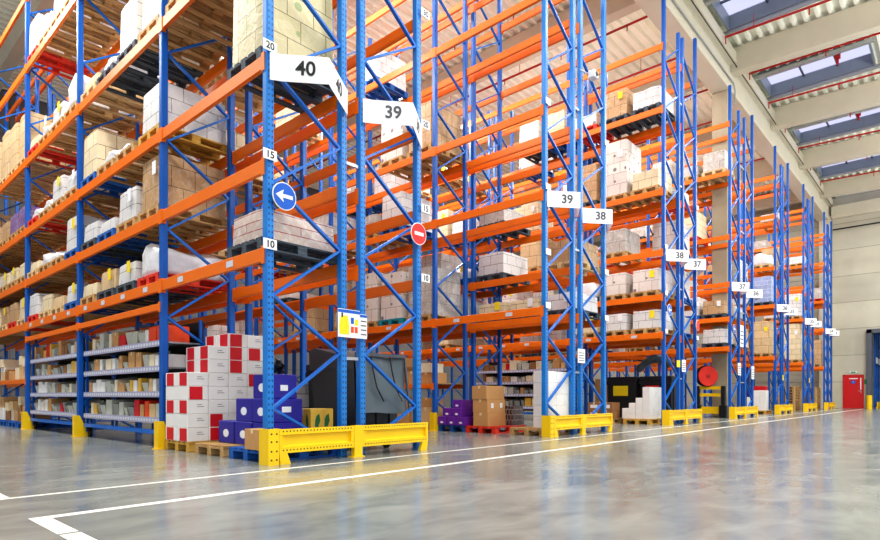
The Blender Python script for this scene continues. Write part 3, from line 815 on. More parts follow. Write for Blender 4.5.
# --- third rack (facing the first aisle)
put(2, 1, 3, 0, 'brown', 1.0, 'wood', sheet=False); put(3, 1, 0, 0, 'bag', 0.65, 'wood')
for s in range(3): put(3, 0, 0, s, ['white', 'cream', 'cream'][s], 0.35, 'pal_dark', sheet=True)
put(2, 1, 0, 1, 'dotted', 1.2, 'turquoise', sheet=False); put(2, 1, 0, 2, 'dotted', 1.2, 'wood', sheet=False); put(2, 1, 0, 0, 'grey', 1.2, 'wood', sheet=False)
put(2, 1, 2, 1, 'white', 0.8, 'pal_blue', sheet=False); put(2, 1, 3, 1, 'dotted', 1.0, 'wood', sheet=False)
# --- fifth rack
put(4, 0, 3, 1, 'dotted', 1.5, 'wood', sheet=True); put(4, 0, 3, 2, 'brown', 1.2, 'pal_dark', sheet=False); put(4, 0, 2, 1, 'grey', 0.65, 'wood', sheet=False)
put(4, 0, 1, 0, 'dotted', 0.65, 'wood'); put(4, 0, 1, 1, 'dotted', 0.65, 'wood'); put(4, 0, 0, 0, 'white', 0.5, 'wood'); put(4, 0, 0, 1, 'white', 0.5, 'wood', sheet=True); put(4, 0, 0, 2, 'cream', 0.5, 'wood')
# --- further racks
put(8, 0, 0, 0, 'tan', 1.5, 'wood', sheet=True); put(8, 0, 0, 1, 'tan', 1.5, 'wood', sheet=False); put(8, 0, 2, 0, 'bluewhite', 1.2, 'pal_dark', sheet=False)
put(10, 0, 0, 0, 'cream', 1.8, 'wood'); put(10, 0, 2, 0, 'white', 1.2, 'wood'); put(12, 0, 0, 0, 'brown', 1.5, 'wood')
# random fill elsewhere
kinds = ['white', 'white', 'cream', 'brown', 'tan', 'grey', 'dotted', 'bag']
dens = {1: 0.22, 2: 0.34, 3: 0.35, 4: 0.5, 5: 0.5, 6: 0.5, 7: 0.5, 8: 0.5, 9: 0.4, 10: 0.5, 11: 0.3, 12: 0.4}
for r in sorted(dens):
    for k in range(min(NB[r//2], 4 if r < 4 else 3)):
        if r == 1 and k == 0: continue
        for l in range(5):
            if l in SKIP_LEVEL.get((r, k), ()): continue
            if r >= 8 and (l == 1 or k > 1): continue
            for s in range(3 if k == 0 else 4):
                if (r, k, l, s) in FILLED: continue
                if (r, k) == (2, 0): continue
                if random.random() > dens[r]*(0.55 if l >= 3 else 1.0)*(0.8 if r == 2 and k == 0 else 1): continue
                nxt = 0.7 if l in (0,) else (0.8 if l == 1 else 1.1)
                hs = [h for h in ((0.22, 0.35, 0.5, 0.65, 0.8) if l in (0, 1) else (0.35, 0.5, 0.65, 0.8, 1.0, 1.2)) if h <= nxt]
                kd = random.choice(kinds); h = random.choice(hs)
                if r == 3 and k == 0: h = min(h, 0.5)
                if kd == 'bag' and h not in BAGS: h = 0.5
                put(r, k, l, s, kd, h, random.choice(['wood', 'wood', 'wood_pale', 'pal_dark', 'pal_blue', 'pal_red']))

# ------------------------------------------------------------------ cartons
def carton_mesh():
    b = MB(); b.cbox(-0.5, 0.5, -0.5, 0.5, 0, 1, 0.012, 0)
    b.box(-0.504, 0.504, -0.07, 0.07, 0.80, 1.003, 1); 
    return b.mesh('carton', [M['brown_card'], M['tape']])
CARTON = carton_mesh()
def plain_carton_mesh():
    b = MB(); b.cbox(-0.5, 0.5, -0.5, 0.5, 0, 1, 0.028, 0)
    return b.mesh('carton', [M['white_card']])
PCART = plain_carton_mesh()
def carton(x, y, z, dx, dy, dz, m, label, group, rz=0, tape=None, name='carton', cat='box'):
    me = CARTON if tape is not None else PCART
    o = ob(name, me, None, (x, y, z), rz, (dx, dy, dz), mats=[M[m], M[tape]] if tape is not None else [M[m]])
    return tag(o, label, cat, group)
def bin_mesh():
    b = MB(); t = 0.05
    # tapered open-topped tub with a dropped front (x = -0.5)
    def wall(p0, p1, q1, q0): b.poly([p0, p1, q1, q0])
    i0, o1 = 0.42, 0.5
    A = [(-i0, -i0), (i0, -i0), (i0, i0), (-i0, i0)]; B = [(-o1, -o1), (o1, -o1), (o1, o1), (-o1, o1)]
    ht = [0.72, 1.0, 1.0, 0.72]
    for i in range(4):
        j = (i+1) % 4
        b.poly([(*A[i], 0), (*A[j], 0), (*B[j], ht[j]), (*B[i], ht[i])])
        s = 0.9
        b.poly([(A[i][0]*s, A[i][1]*s, 0.05), (B[i][0]*s, B[i][1]*s, ht[i]), (B[j][0]*s, B[j][1]*s, ht[j]), (A[j][0]*s, A[j][1]*s, 0.05)])
        b.poly([(*B[i], ht[i]), (*B[j], ht[j]), (B[j][0]*s, B[j][1]*s, ht[j]), (B[i][0]*s, B[i][1]*s, ht[i])])
    b.poly([(*p, 0) for p in A]); b.poly([(p[0]*0.9, p[1]*0.9, 0.05) for p in A])
    return b.mesh('storage_bin', [M['bin_grey']])
BIN = bin_mesh()

# red and white cartons on the first floor pallets
YR0, YR1 = 8.03, 8.75
pallet(RX[0]+D/2+0.01, 8.40, 0.001, 'wood_gold', 'golden wood pallet under the stack of red and white boxes', 'floor pallets', parts=True)
pallet(RX[0]+D/2+0.01, 7.42, 0.001, 'wood', 'bare wood pallet between the golden pallet and blue pallet', 'floor pallets', parts=True)
pallet(RX[0]+D/2+0.02, 6.50, 0.001, 'pal_blue', 'blue pallet holding blue boxes beside the yellow corner post', 'floor pallets', parts=True)
bx, by, bh = 0.31, 0.36, 0.198
m1 = MB(); m1.box(-0.003, 0, -0.5, 0.5, -0.5, 0.5); PANX = m1.mesh('red_panel', M['red'])
m1 = MB(); m1.box(-0.5, 0.5, -0.003, 0, -0.5, 0.5); PANY = m1.mesh('red_panel', M['red'])
m1 = MB()
for q in range(2): m1.box(-0.5, 0.5-0.3*q, -0.002, 0, -0.2+q*0.3, -0.12+q*0.3)
PRNY = m1.mesh('printed_text', M['ink_grey'])
xstart = RX[0]+0.02
COLW = ['front', 'second', 'third', 'rear']
for lay in range(8):
    c0 = 0 if lay < 5 else (1 if lay < 7 else 2)
    for c in range(c0, 4):
        for d_ in range(2):
            x = xstart+bx*(c+0.5)+0.002*c+random.uniform(-0.0008, 0.0008); y = 8.75-by*(1-d_+0.5) - 0.0; y = 8.03+by*(d_+0.5)+0.003*d_
            z = 0.146+lay*(bh+0.001)
            redx = (lay % 2 == 0) if lay < 5 else (lay in (5, 6, 7) and (c == c0))
            redy = ((c, lay) in ((1, 1), (0, 3), (3, 4), (2, 6), (3, 6), (1, 0))) or (lay == 7 and c in (2,)) or (lay == 5 and c == 2)
            lab = '%s box, %s layer, %s column, %s row of red-white carton stack' % ('red-panelled white' if (redx and c == c0) or (redy and d_ == 0) else 'white printed', ['bottom', 'second', 'third', 'fourth', 'fifth', 'sixth', 'seventh', 'top'][lay], COLW[c], ['near', 'far'][d_])
            o = carton(x, y, z, bx, by, bh, 'white_card', lab, 'red and white cartons', name='carton')
            # parts are added in unit space so they scale with the box
            if redx and c == c0:
                ob('red_panel', PANX, o, (-0.5005, -0.12 if d_ == 0 else 0.05, 0.5), scale=(1/bx, 0.62, 0.93))
            if d_ == 0:
                if redy: ob('red_panel', PANY, o, (-0.1, -0.5005, 0.5), scale=(0.62, 1/by, 0.93))
                else: ob('printed_text', PRNY, o, (0.12, -0.5005, 0.6), scale=(0.34, 1/by, 0.5))
# blue boxes
m1 = MB(); m1.disc((-0.5, 0, 0.45), 0.18, 'x', 0.006, 20); BLAB = m1.mesh('pale_emblem', M['paper'])
m1 = MB(); m1.box(-0.14, 0.14, -0.503, -0.5, 0.42, 0.66); BLAB2 = m1.mesh('paper_label', M['paper'])
blue = [(4.30, 7.50, 0, 0.5), (4.30, 7.05, 0, 0.5), (4.30, 6.60, 0, 0.5), (4.32, 7.06, 1, 0.5), (4.30, 6.61, 1, 0.5), (4.27, 6.62, 2, 0.4)]
for i, (x, y, l, wx) in enumerate(blue):
    o = carton(x, y, 0.146+l*0.311, wx, 0.42, 0.31, 'blue_card', 'royal blue box in %s layer, %s of its layer in the blue stack' % (['bottom', 'middle', 'top'][l], ['first', 'second', 'third', 'first', 'second', 'only one'][i]), 'royal blue boxes')
    ob('pale_emblem', BLAB, o)
    if i in (2, 4, 5): ob('paper_label', BLAB2, o, (0.2 if i == 2 else 0.0, 0, 0 if i != 5 else -0.1))
b = MB()
for q in range(7):
    t = q*0.9; c_ = Vector((4.30+0.07*math.cos(t), 6.62+0.07*math.sin(t), 1.155+0.03*(q % 3)))
    n0 = len(b.v); b.tube([c_+Vector((0, 0, -0.045)), c_+Vector((0.02*math.sin(t), 0.02, 0.0)), c_+Vector((0.03*math.cos(t), 0, 0.06))], 0.055, 7)
tag(ob('black_bag', b.mesh('black_bag', M['black'], smooth=True)), 'crumpled black plastic bag on top of the blue boxes', 'bag')
o = carton(3.89, 6.30, 0.146, 0.30, 0.34, 0.25, 'brown_card', 'small brown carton on the blue pallet by the yellow corner post', None, tape='tape')
# yellow-brown carton with green print behind the end barrier
gb = carton(4.87, 6.58, 0.146, 0.38, 0.36, 0.48, 'yellow_card', 'yellow-brown carton with green leaf print behind the yellow barrier', None, tape='tape')
m1 = MB()
for q in (-0.28, 0.28):
    m1.prism([(q-0.08, 0.5), (q+0.02, 0.48), (q+0.08, 0.66), (q+0.05, 0.86), (q-0.03, 0.8), (q-0.07, 0.7)], 'x', -0.506, -0.502)
ob('leaf_print', m1.mesh('leaf_print', M['green_card']), gb)
m1 = MB()
for q in (-0.2, 0.22): m1.prism([(q-0.12, 0.5), (q+0.02, 0.48), (q+0.12, 0.66), (q+0.07, 0.86), (q-0.05, 0.8), (q-0.1, 0.7)], 'y', -0.506, -0.502)
ob('leaf_print', m1.mesh('leaf_print', M['green_card']), gb)

# ------------------------------------------------------------------ large grey and black containers
def bulk_container(x, y, dx, dy, h, body, lid, label, slanted=True):
    root = empty('bulk_container', (x, y, 0)); tag(root, label, 'container', 'bulk containers')
    b = MB(); t = 0.03
    b.prism([(-dx/2+0.05, 0.12), (dx/2-0.05, 0.12), (dx/2, h*0.88), (-dx/2, h*0.88)], 'y', -dy/2, dy/2)
    for q in (-0.3, 0, 0.3): b.box(q*dx-0.03, q*dx+0.03, -dy/2-0.02, -dy/2, 0.14, h*0.84)
    b.box(-dx/2-0.03, dx/2+0.03, -dy/2-0.03, dy/2+0.03, h*0.84, h*0.9)
    ob('tub', b.mesh('tub', body), root)
    b = MB()
    if slanted: b.prism([(-dy/2-0.03, h*0.9), (dy/2+0.03, h*0.9), (dy/2+0.03, h*1.05), (dy/2-0.1, h*1.08), (-dy/2-0.03, h*0.94)], 'x', -dx/2-0.03, dx/2+0.03)
    else: b.cbox(-dx/2-0.03, dx/2+0.03, -dy/2-0.03, dy/2+0.03, h*0.9, h, 0.02)
    ob('lid', b.mesh('lid', lid), root)
    for sx in (-1, 1):
        for sy in (-1, 1):
            b = MB(); b.disc((sx*(dx/2-0.15), sy*(dy/2-0.12), 0.061), 0.06, 'y', 0.05, 14); b.box(sx*(dx/2-0.15)-0.05, sx*(dx/2-0.15)+0.05, sy*(dy/2-0.12)-0.02, sy*(dy/2-0.12)+0.02, 0.1, 0.125)
            ob('caster', b.mesh('caster', M['rubber']), root)
    return root
bc = bulk_container(5.87, 6.88, 0.90, 1.0, 1.42, M['black'], M['black'], 'large grey wheeled bulk bin with dark lid behind the thirty-nine barrier')
# crumpled grey cover hanging over its front
b = MB()
import itertools
nx, nz = 8, 8
g_ = [[None]*(nz+1) for _ in range(nx+1)]
for i in range(nx+1):
    for k in range(nz+1):
        u, w = i/nx, k/nz
        g_[i][k] = len(b.v); b.v.append((-0.47+0.94*u, -0.56-0.13*(1-w)*(0.8+0.2*math.sin(3*u))-0.012*math.sin(9*u+5*w), 0.55+0.83*w+0.012*math.sin(7*u)))
for i in range(nx):
    for k in range(nz): b.f.append((g_[i][k], g_[i+1][k], g_[i+1][k+1], g_[i][k+1])); b.m.append(0)
fl = ob('front_flap', b.mesh('front_flap', M['grey_plastic'], smooth=True), bc)
for u0 in (-0.22, 0.16):
    m1 = MB()
    m1.tube([(u0, -0.60, 1.40), (u0+0.02, -0.63, 1.18), (u0+0.05, -0.68, 0.92), (u0+0.16, -0.71, 0.72)], 0.012, 6); ob('strap', m1.mesh('strap', M['black']), fl)
m1 = MB(); m1.bar((-0.49, -0.585, 1.40), (0.49, -0.585, 1.40), 0.05, 0.05); m1.bar((-0.49, -0.585, 1.40), (-0.49, -0.70, 0.55), 0.03, 0.03); m1.bar((0.49, -0.585, 1.40), (0.49, -0.70, 0.55), 0.03, 0.03); ob('rim', m1.mesh('rim', M['frame_dark']), bc)
o = bulk_container(6.06, 7.69, 0.62, 0.50, 1.32, M['black'], M['black'], 'black wheeled bin with red and white sticker beside the grey bulk bin', False)
b = MB(); b.box(-0.30, -0.08, -0.275, -0.24, 0.72, 1.08, 0); b.box(-0.28, -0.10, -0.278, -0.275, 0.93, 1.06, 1)
ob('warning_sticker', b.mesh('sticker', [M['paper'], M['sign_red']]), o)
o = bulk_container(18.2, 7.85, 1.05, 0.92, 1.4, M['black'], M['black'], 'black bulk bin with yellow label behind the low white box stack', False)
b = MB(); b.box(-0.54, -0.53, -0.20, 0.28, 0.80, 1.12, 0); ob('label_sheet', b.mesh('sheet', M['paper_yellow']), o)
o = bulk_container(18.2, 6.80, 1.05, 0.92, 1.4, M['black'], M['black'], 'black bulk bin with red label beside the blue uprights', False)
b = MB(); b.box(-0.54, -0.53, -0.10, 0.30, 0.92, 1.12, 0); ob('label_sheet', b.mesh('sheet', M['sign_red']), o)

# bottle pallet behind: wrapped drums of clear bottles

# ------------------------------------------------------------------ goods on the floor of the third rack
XA = RX[2]
pallet(XA+0.66, 7.61, 0.001, 'pal_red', 'red pallet on the floor carrying three brown cartons', 'floor pallets', parts=True)
pallet(XA+0.66, 8.42, 0.001, 'pal_blue', 'blue pallet on the floor under the purple boxes', 'floor pallets', parts=True)
pallet(XA+0.72, 6.48, 0.001, 'wood', 'wood pallet under white boxes inside the thirty-nine rack end', 'floor pallets', parts=True)
m1 = MB(); m1.box(-0.16, -0.02, -0.503, -0.5, 0.35, 0.72); WL = m1.mesh('paper_label', M['paper'])
for i in range(3):
    o = carton(XA+0.42+0.01*(i % 2), 7.63+0.02*i-0.02, 0.146+i*0.292, 0.66, 0.40, 0.29, 'brown_card', '%s brown taped carton stacked on the red pallet' % ['bottom', 'middle', 'top'][i], 'brown cartons on the red pallet', tape='tape')
    if i == 1:
        ob('paper_label', WL, o, (-0.15, 0, 0)); ob('paper_label', WL, o, (0.35, 0, 0))
o = ob('bottle_pack', LOADS[0.5][0], None, (XA+0.98, 7.60, 0.146), scale=(0.38, 0.95, 0.85), mats=[LOADM['black']])
tag(o, 'black bottle pack with pale labels on the red pallet', 'pack')
pc = [(0.20, 8.72, 0), (0.20, 8.44, 0), (0.20, 8.17, 0), (0.62, 8.72, 0), (0.62, 8.44, 0), (0.62, 8.17, 0), (0.24, 8.60, 1), (0.24, 8.32, 1), (0.66, 8.60, 1), (0.66, 8.30, 1), (0.28, 8.34, 2), (0.68, 8.30, 2)]
for i, (x, y, l) in enumerate(pc):
    o = carton(XA+x+0.02, y-0.06, 0.146+l*0.19, 0.40, 0.26, 0.188, 'purple_card', 'purple box in %s layer on the blue pallet, %s along' % (['bottom', 'middle', 'top'][l], ['first', 'second', 'third', 'fourth', 'fifth', 'sixth'][i if l == 0 else (i-6 if l == 1 else i-10)]), 'purple boxes')
    ob('pale_emblem', BLAB, o, scale=(1, 1, 0.7))
for l in range(5):
    for c in range(3):
        carton(XA+0.46+0.31*c, 6.25, 0.146+l*0.231, 0.305, 0.36, 0.23, 'white_card', 'white box in %s layer, %s column, inside thirty-nine rack end' % (['bottom', 'second', 'third', 'fourth', 'top'][l], ['first', 'second', 'third'][c]), 'white boxes at the second rack end')
# fifth rack floor: stepped white boxes and brown boxes
XB = RX[4]
pallet(XB+0.62, 6.75, 0.001, 'wood_gold', 'golden wood pallet under the stepped white boxes', 'floor pallets', parts=True)
for l in range(6):
    for dpt in range(3):
        n_ = [4, 4, 3, 2, 1, 1][l]
        for q in range(n_):
            carton(XB+0.28+0.34*dpt, 7.12-0.0-0.20*(3-q) , 0.146+l*0.151, 0.33, 0.195, 0.15, 'white_card', 'small white box, %s layer, %s row, %s along the stepped stack' % (['bottom', 'second', 'third', 'fourth', 'fifth', 'top'][l], ['front', 'middle', 'rear'][dpt], ['first', 'second', 'third', 'fourth'][q]), 'stepped white boxes')
pallet(XB+0.62, 7.85-0.0, 0.001, 'wood', 'wood pallet under brown boxes with pale labels', 'floor pallets', parts=True) if False else None
XBW = XB-1.35
pallet(XB+0.30, 7.72, 0.001, 'wood', 'wood pallet under the brown boxes with pale labels', 'floor pallets', parts=True)
for l in range(2):
    for q in range(2):
        o = carton(XB+0.0, 7.53+0.38*q, 0.146+l*0.232, 0.5, 0.37, 0.23, 'dark_card', 'brown box with pale label, %s layer, %s of the pair' % (['bottom', 'top'][l], ['nearer', 'farther'][q]), 'brown boxes with pale labels', tape='tape')
        m1 = MB(); m1.box(-0.507, -0.503, -0.3, 0.3, 0.3, 0.72); ob('paper_label', m1.mesh('pl', M['paper']), o)
carton(18.2, 8.58, 0.001, 0.9, 0.42, 1.35, 'brown_card', 'tall brown carton beside the black bin behind the pale-labelled brown boxes', None, tape='tape')

# eighth-aisle floor: white cartons, pallet stack, etc.
XE = RX[8]
pallet(XE+0.62, 6.75, 0.001, 'wood_gold', 'golden wood pallet under white cartons by sign thirty-six', 'floor pallets')
for l in range(3):
    for q in range(3):
        carton(XE+0.3, 6.48+0.26*q, 0.146+l*0.301, 0.45, 0.255, 0.30, 'white_card' if not (l == 2 and q == 2) else 'blue_card', '%s carton by sign thirty-six, %s layer, %s along' % ('white' if not (l == 2 and q == 2) else 'blue', ['bottom', 'middle', 'top'][l], SLOTW[q]), 'cartons at the ninth rack')
carton(XE+0.85, 6.8, 0.146, 0.4, 0.6, 1.1, 'red', 'red carton behind white cartons by sign thirty-six', None)
for q, (xx, nm) in enumerate(((RX[10], 'thirty-five'), (RX[12], 'thirty-four'))):
    for l in range(9):
        pallet(xx+0.62, 6.75, 0.001+l*0.146, 'wood', 'empty wood pallet, %s from the bottom of the pile by sign %s' % ((['first']+ORD[1:])[l], nm), 'piled empty pallets')

# ------------------------------------------------------------------ shelving in the lower bays
def shelving(r, k, label, y0=None, y1=None, seed=1, goods=True):
    rnd = random.Random(seed)
    y0 = YF[k]+PD+0.04 if y0 is None else y0; y1 = YF[k+1]-0.05 if y1 is None else y1
    x = RX[r]+0.10; L = y1-y0; dp = 0.62
    root = empty('shelving_unit', (x, y0, 0)); tag(root, label, 'shelving', 'shelving units under the racks')
    zs = [0.44, 0.85, 1.25, 1.645]
    b = MB(); b.box(0, 0.04, 0, 0.04, 0.1, 2.02); POSTS = b.mesh('post', M['blue'])
    for xx in (0.02, dp-0.06):
        for yy in (0.0, L-0.04): ob('post', POSTS, root, (xx, yy, 0))
    for z in zs:
        b = MB(); b.box(0.0, dp, 0.005, L-0.005, z-0.025, z)
        s = ob('shelf', b.mesh('shelf', M['steel']), root)
        b = MB(); b.box(-0.02, 0.0, 0.0, L, z-0.07, z+0.025, 0)
        nn = int(L/0.11)
        for i in range(nn): b.box(-0.0215, -0.02, L*(i+0.2)/nn, L*(i+0.85)/nn, z-0.045, z+0.0, 1)
        ob('label_strip', b.mesh('label_strip', [M['lip'], M['tag_white']]), s)
    b = MB(); b.box(-0.02, 0.03, 0, L, 0.20, 0.265); ob('bottom_rail', b.mesh('rail', M['brace']), root)
    b = MB(); b.box(dp-0.02, dp, 0.0, L, 0.3, 2.0); ob('back_panel', b.mesh('back', M['shelf_back']), root)  # dark sheet carrying the shade behind the shelf goods
    for yy in (0.12, L-0.12):
        b = MB(); b.disc((0.06, yy, 0.07), 0.07, 'x', 0.04, 14); b.box(0.02, 0.10, yy-0.015, yy+0.015, 0.10, 0.2)
        ob('caster', b.mesh('caster', M['rubber']), root)
    if not goods: return
    rows = ['bottom', 'second', 'third', 'top']
    cols = ['first', 'second', 'third', 'fourth', 'fifth', 'sixth', 'seventh', 'eighth', 'ninth', 'tenth', 'eleventh', 'twelfth', 'thirteenth', 'fourteenth', 'fifteenth', 'sixteenth', 'seventeenth', 'eighteenth']
    pname = '%s rack, %s bay' % (ORD[r], BAYW[k])
    for zi, z in enumerate(zs):
        y = 0.08; i = 0
        while True:
            w = rnd.choice([0.13, 0.16, 0.2, 0.24, 0.28])
            if y+w > L-0.07 or i >= len(cols): break
            t = rnd.random(); d_ = rnd.uniform(0.36, 0.5); h = rnd.uniform(0.18, 0.31)
            if zi == 3: h = rnd.uniform(0.20, 0.36)
            pos = (x+0.03+d_/2, y0+y+w/2, z+0.001)
            tail = '%s item, %s shelf, %s' % (cols[i], rows[zi], pname)
            if (r, k, zi) == (0, 1, 3) and i < 2:
                carton(*pos, d_, w*0.96, 0.26, 'orange_card', 'orange small carton, %s' % tail, 'small cartons on the shelves')
            elif t < 0.40:
                m = rnd.choice(['bin_grey', 'bin_clear', 'bin_clear'])
                o = ob('storage_bin', BIN, None, pos, scale=(d_, w*0.97, h), mats=[M[m]])
                tag(o, '%s open plastic bin, %s' % ('grey' if m == 'bin_grey' else 'pale', tail), 'bin', 'plastic bins on the shelves')
            else:
                m, nm = rnd.choice([('brown_card', 'brown'), ('brown_card', 'brown'), ('tan_card', 'tan'), ('cream_card', 'cream'), ('white_card', 'white'), ('white_card', 'white'), ('yellow_card', 'yellow'), ('dark_card', 'dark brown'), ('bin_clear', 'pale grey'), ('cream_card', 'cream')] + ([('orange_card', 'orange'), ('red', 'red')] if zi in (0, 3) else []) + ([('blue_card', 'blue')] if zi == 1 else []))
                carton(*pos, d_, w*0.96, h, m, '%s small carton, %s' % (nm, tail), 'small cartons on the shelves', tape='tape' if m in ('brown_card', 'tan_card') else None)
            y += w+rnd.uniform(0.004, 0.05); i += 1
shelving(0, 1, 'wheeled blue shelving unit with small boxes beside the red and white stack', seed=3)
shelving(0, 2, 'wheeled blue shelving unit with small boxes in third bay of nearest rack', seed=5)
shelving(4, 1, 'shelving unit with grey bins in second bay of the fifth rack', seed=9)
shelving(2, 1, 'shelving unit with small boxes in second bay of the third rack', seed=11, y0=YF[1]+0.13, y1=YF[1]+1.8, goods=False) if False else None

# cartons on the low beams of the fourth bay (nearest rack) and second bay (third rack)
def carton_row(r, k, z, n, seed, nm, onp):
    rnd = random.Random(seed); y = YF[k]+PD+0.1; i = 0
    while i < n:
        w = rnd.uniform(0.26, 0.46); h = rnd.uniform(0.22, 0.42)
        if y+w > YF[k+1]-0.08: break
        m = rnd.choice(['brown_card', 'tan_card', 'cream_card', 'dark_card', 'white_card'])
        carton(RX[r]+0.32+rnd.uniform(0, 0.1), y+w/2, z, 0.5, w, h, m, '%s carton %s, %s along in %s bay of %s rack' % (m.split('_')[0], nm, (['first']+ORD[1:])[i], BAYW[k], ORD[r]), 'cartons on the low beams', tape='tape')
        if rnd.random() < 0.6:
            w2 = w*0.8; m2 = rnd.choice(['brown_card', 'tan_card', 'cream_card'])
            carton(RX[r]+0.34, y+w/2, z+h+0.001, 0.45, w2, 0.22, m2, 'upper %s carton %s, %s along in %s bay of %s rack' % (m2.split('_')[0], nm, (['first']+ORD[1:])[i], BAYW[k], ORD[r]), 'cartons on the low beams', tape='tape')
        y += w+rnd.uniform(0.01, 0.05); i += 1
def board(r, k, z, nm):
    m_ = MB(); m_.box(0.07, D-0.07, YF[k]+PD+0.02, YF[k+1]-0.02, 0, 0.02)
    o = ob('shelf_board', m_.mesh('shelf_board', M['wood']), None, (RX[r], 0, z)); tag(o, nm, 'board')
board(0, 3, 1.201, 'plywood board across low beams in fourth bay of nearest rack')
board(2, 1, 1.081, 'plywood board across low beams in second bay of third rack')
carton_row(0, 3, 1.222, 9, 21, 'on the low board', 0)
carton_row(2, 1, 1.102, 9, 22, 'on the low board', 0)
for s in range(4):
    y, n_ = slot_y(3, s); pallet(RX[0]+0.62, y, 0.001, 'pal_blue', 'blue pallet on floor, fourth bay of nearest rack, %s slot' % SLOTW[s], 'floor pallets')
    y, n_ = slot_y(1, s); pallet(RX[2]+0.62, y, 0.001, 'wood', 'wood pallet on floor, second bay of third rack, %s slot' % SLOTW[s], 'floor pallets')
carton_row(0, 3, 0.147, 9, 23, 'on blue floor pallets', 0)
carton_row(2, 1, 0.147, 9, 24, 'on wood floor pallets', 0)

# ------------------------------------------------------------------ round signs, notices
m1 = MB(); m1.disc((0, 0, 0), 0.165, 'y', 0.008, 36); RIM = m1.mesh('sign_rim', M['paper'])
s = ob('direction_sign', RIM, None, (3.93, Y0-0.06, 3.17)); tag(s, 'round blue sign with white arrow on the nearest rack end', 'sign')
m1 = MB(); m1.disc((0, -0.006, 0), 0.152, 'y', 0.006, 36); ob('blue_face', m1.mesh('face', M['sign_blue']), s)
m1 = MB(); m1.prism([(0.11, -0.022), (0.11, 0.022), (-0.03, 0.022), (-0.015, 0.075), (-0.125, 0.0), (-0.015, -0.075), (-0.03, -0.022)], 'y', -0.013, -0.010)
ob('arrow', m1.mesh('arrow', M['paper']), s)
s = ob('no_entry_sign', RIM, None, (RX[1]+D-0.13, Y0-0.06, 3.20)); tag(s, 'round red no entry sign on the second rack end', 'sign')
m1 = MB(); m1.disc((0, -0.006, 0), 0.152, 'y', 0.006, 36); ob('red_face', m1.mesh('face', M['sign_red']), s)
m1 = MB(); m1.box(-0.095, 0.095, -0.013, -0.010, -0.025, 0.025); ob('white_bar', m1.mesh('bar', M['paper']), s)
for (r, side, x, nm) in ((4, 0, 0.2, 'fifth'), (6, 0, 0.2, 'seventh')):
    s = ob('direction_sign', RIM, None, (RX[r]+x, Y0-0.06, 3.17)); tag(s, 'round blue sign on the %s rack end' % nm, 'sign')
    m1 = MB(); m1.disc((0, -0.006, 0), 0.152, 'y', 0.006, 30); ob('blue_face', m1.mesh('face', M['sign_blue']), s)
    m1 = MB(); m1.prism([(0.11, -0.022), (0.11, 0.022), (-0.03, 0.022), (-0.015, 0.075), (-0.125, 0.0), (-0.015, -0.075), (-0.03, -0.022)], 'y', -0.013, -0.010); ob('arrow', m1.mesh('arrow', M['paper']), s)
s = ob('no_entry_sign', RIM, None, (RX[5]+D-0.13, Y0-0.06, 2.95)); tag(s, 'round red no entry sign on the sixth rack end', 'sign')
m1 = MB(); m1.disc((0, -0.006, 0), 0.152, 'y', 0.006, 30); ob('red_face', m1.mesh('face', M['sign_red']), s)
# poster at the first double rack
def notice(x0, x1, z0, z1, label, yellow=True, header=True):
    m_ = MB(); m_.box(x0, x1, Y0-0.035, Y0-0.028, z0, z1)
    o = tag(ob('notice_board', m_.mesh('notice', M['paper'])), label, 'notice')
    y = Y0-0.0365; w = x1-x0; h = z1-z0
    if header:
        m_ = MB(); m_.box(x0+0.01*0, x1, y, y+0.001, z1-h*0.13, z1-h*0.02); ob('header_strip', m_.mesh('hs', M['sign_blue']), o)
    if yellow:
        m_ = MB(); m_.prism([(x0+w*0.07, z0+h*0.1), (x0+w*0.5, z0+h*0.1), (x0+w*0.5, z0+h*0.5), (x0+w*0.42, z0+h*0.78), (x0+w*0.12, z0+h*0.74), (x0+w*0.05, z0+h*0.4)], 'y', y, y+0.001); ob('picture', m_.mesh('pic', M['paper_yellow']), o)
        m_ = MB(); m_.box(x0+w*0.15, x0+w*0.22, y-0.001, y, z0+h*0.7, z0+h*0.86); ob('picture', m_.mesh('pic', M['ink']), o)
        for a, c, q in ((0.58, 0.72, 'sign_blue'), (0.76, 0.92, 'paper_yellow'), (0.58, 0.72, 'orange_card'), (0.76, 0.9, 'orange_card')):
            zz = 0.5 if q == 'sign_blue' else (0.18 if q == 'orange_card' else 0.45)
            m_ = MB(); m_.box(x0+w*a, x0+w*c, y, y+0.001, z0+h*zz, z0+h*(zz+0.22)); ob('picture', m_.mesh('pic', M[q]), o)
    else:
        m_ = MB()
        for q in range(4): m_.box(x0+w*0.12, x0+w*0.88, y, y+0.001, z0+h*(0.15+0.18*q), z0+h*(0.20+0.18*q))
        ob('printed_text', m_.mesh('txt', M['grey_ink']), o)
    return o
notice(4.76, 5.13, 1.57, 1.94, 'poster with yellow picture and blue header between forty and thirty-nine posts')
notice(5.135, 5.26, 1.57, 1.90, 'narrow white sheet beside the yellow poster on the rack end', False)
notice(RX[3]-0.20, RX[3]+0.12, 1.50, 1.80, 'white printed sheet on the posts between signs thirty-nine and thirty-eight', False, False)
notice(RX[5]-0.20, RX[5]+0.12, 1.50, 1.85, 'white printed sheet on the posts between signs thirty-eight and thirty-seven', False, False)
m_ = MB(); m_.box(RX[4]+D-0.38, RX[4]+D-0.12, Y0-0.035, Y0-0.028, 1.62, 1.82); tag(ob('notice_board', m_.mesh('notice', M['paper_yellow'])), 'small yellow sheet on the fifth rack end', 'notice')
notice(RX[6]+0.75, RX[6]+1.15, 1.55, 2.0, 'white sheet on the seventh rack end', False, False)
notice(RX[7]+0.75, RX[7]+1.15, 1.45, 1.95, 'white sheet on the eighth rack end', False, False)
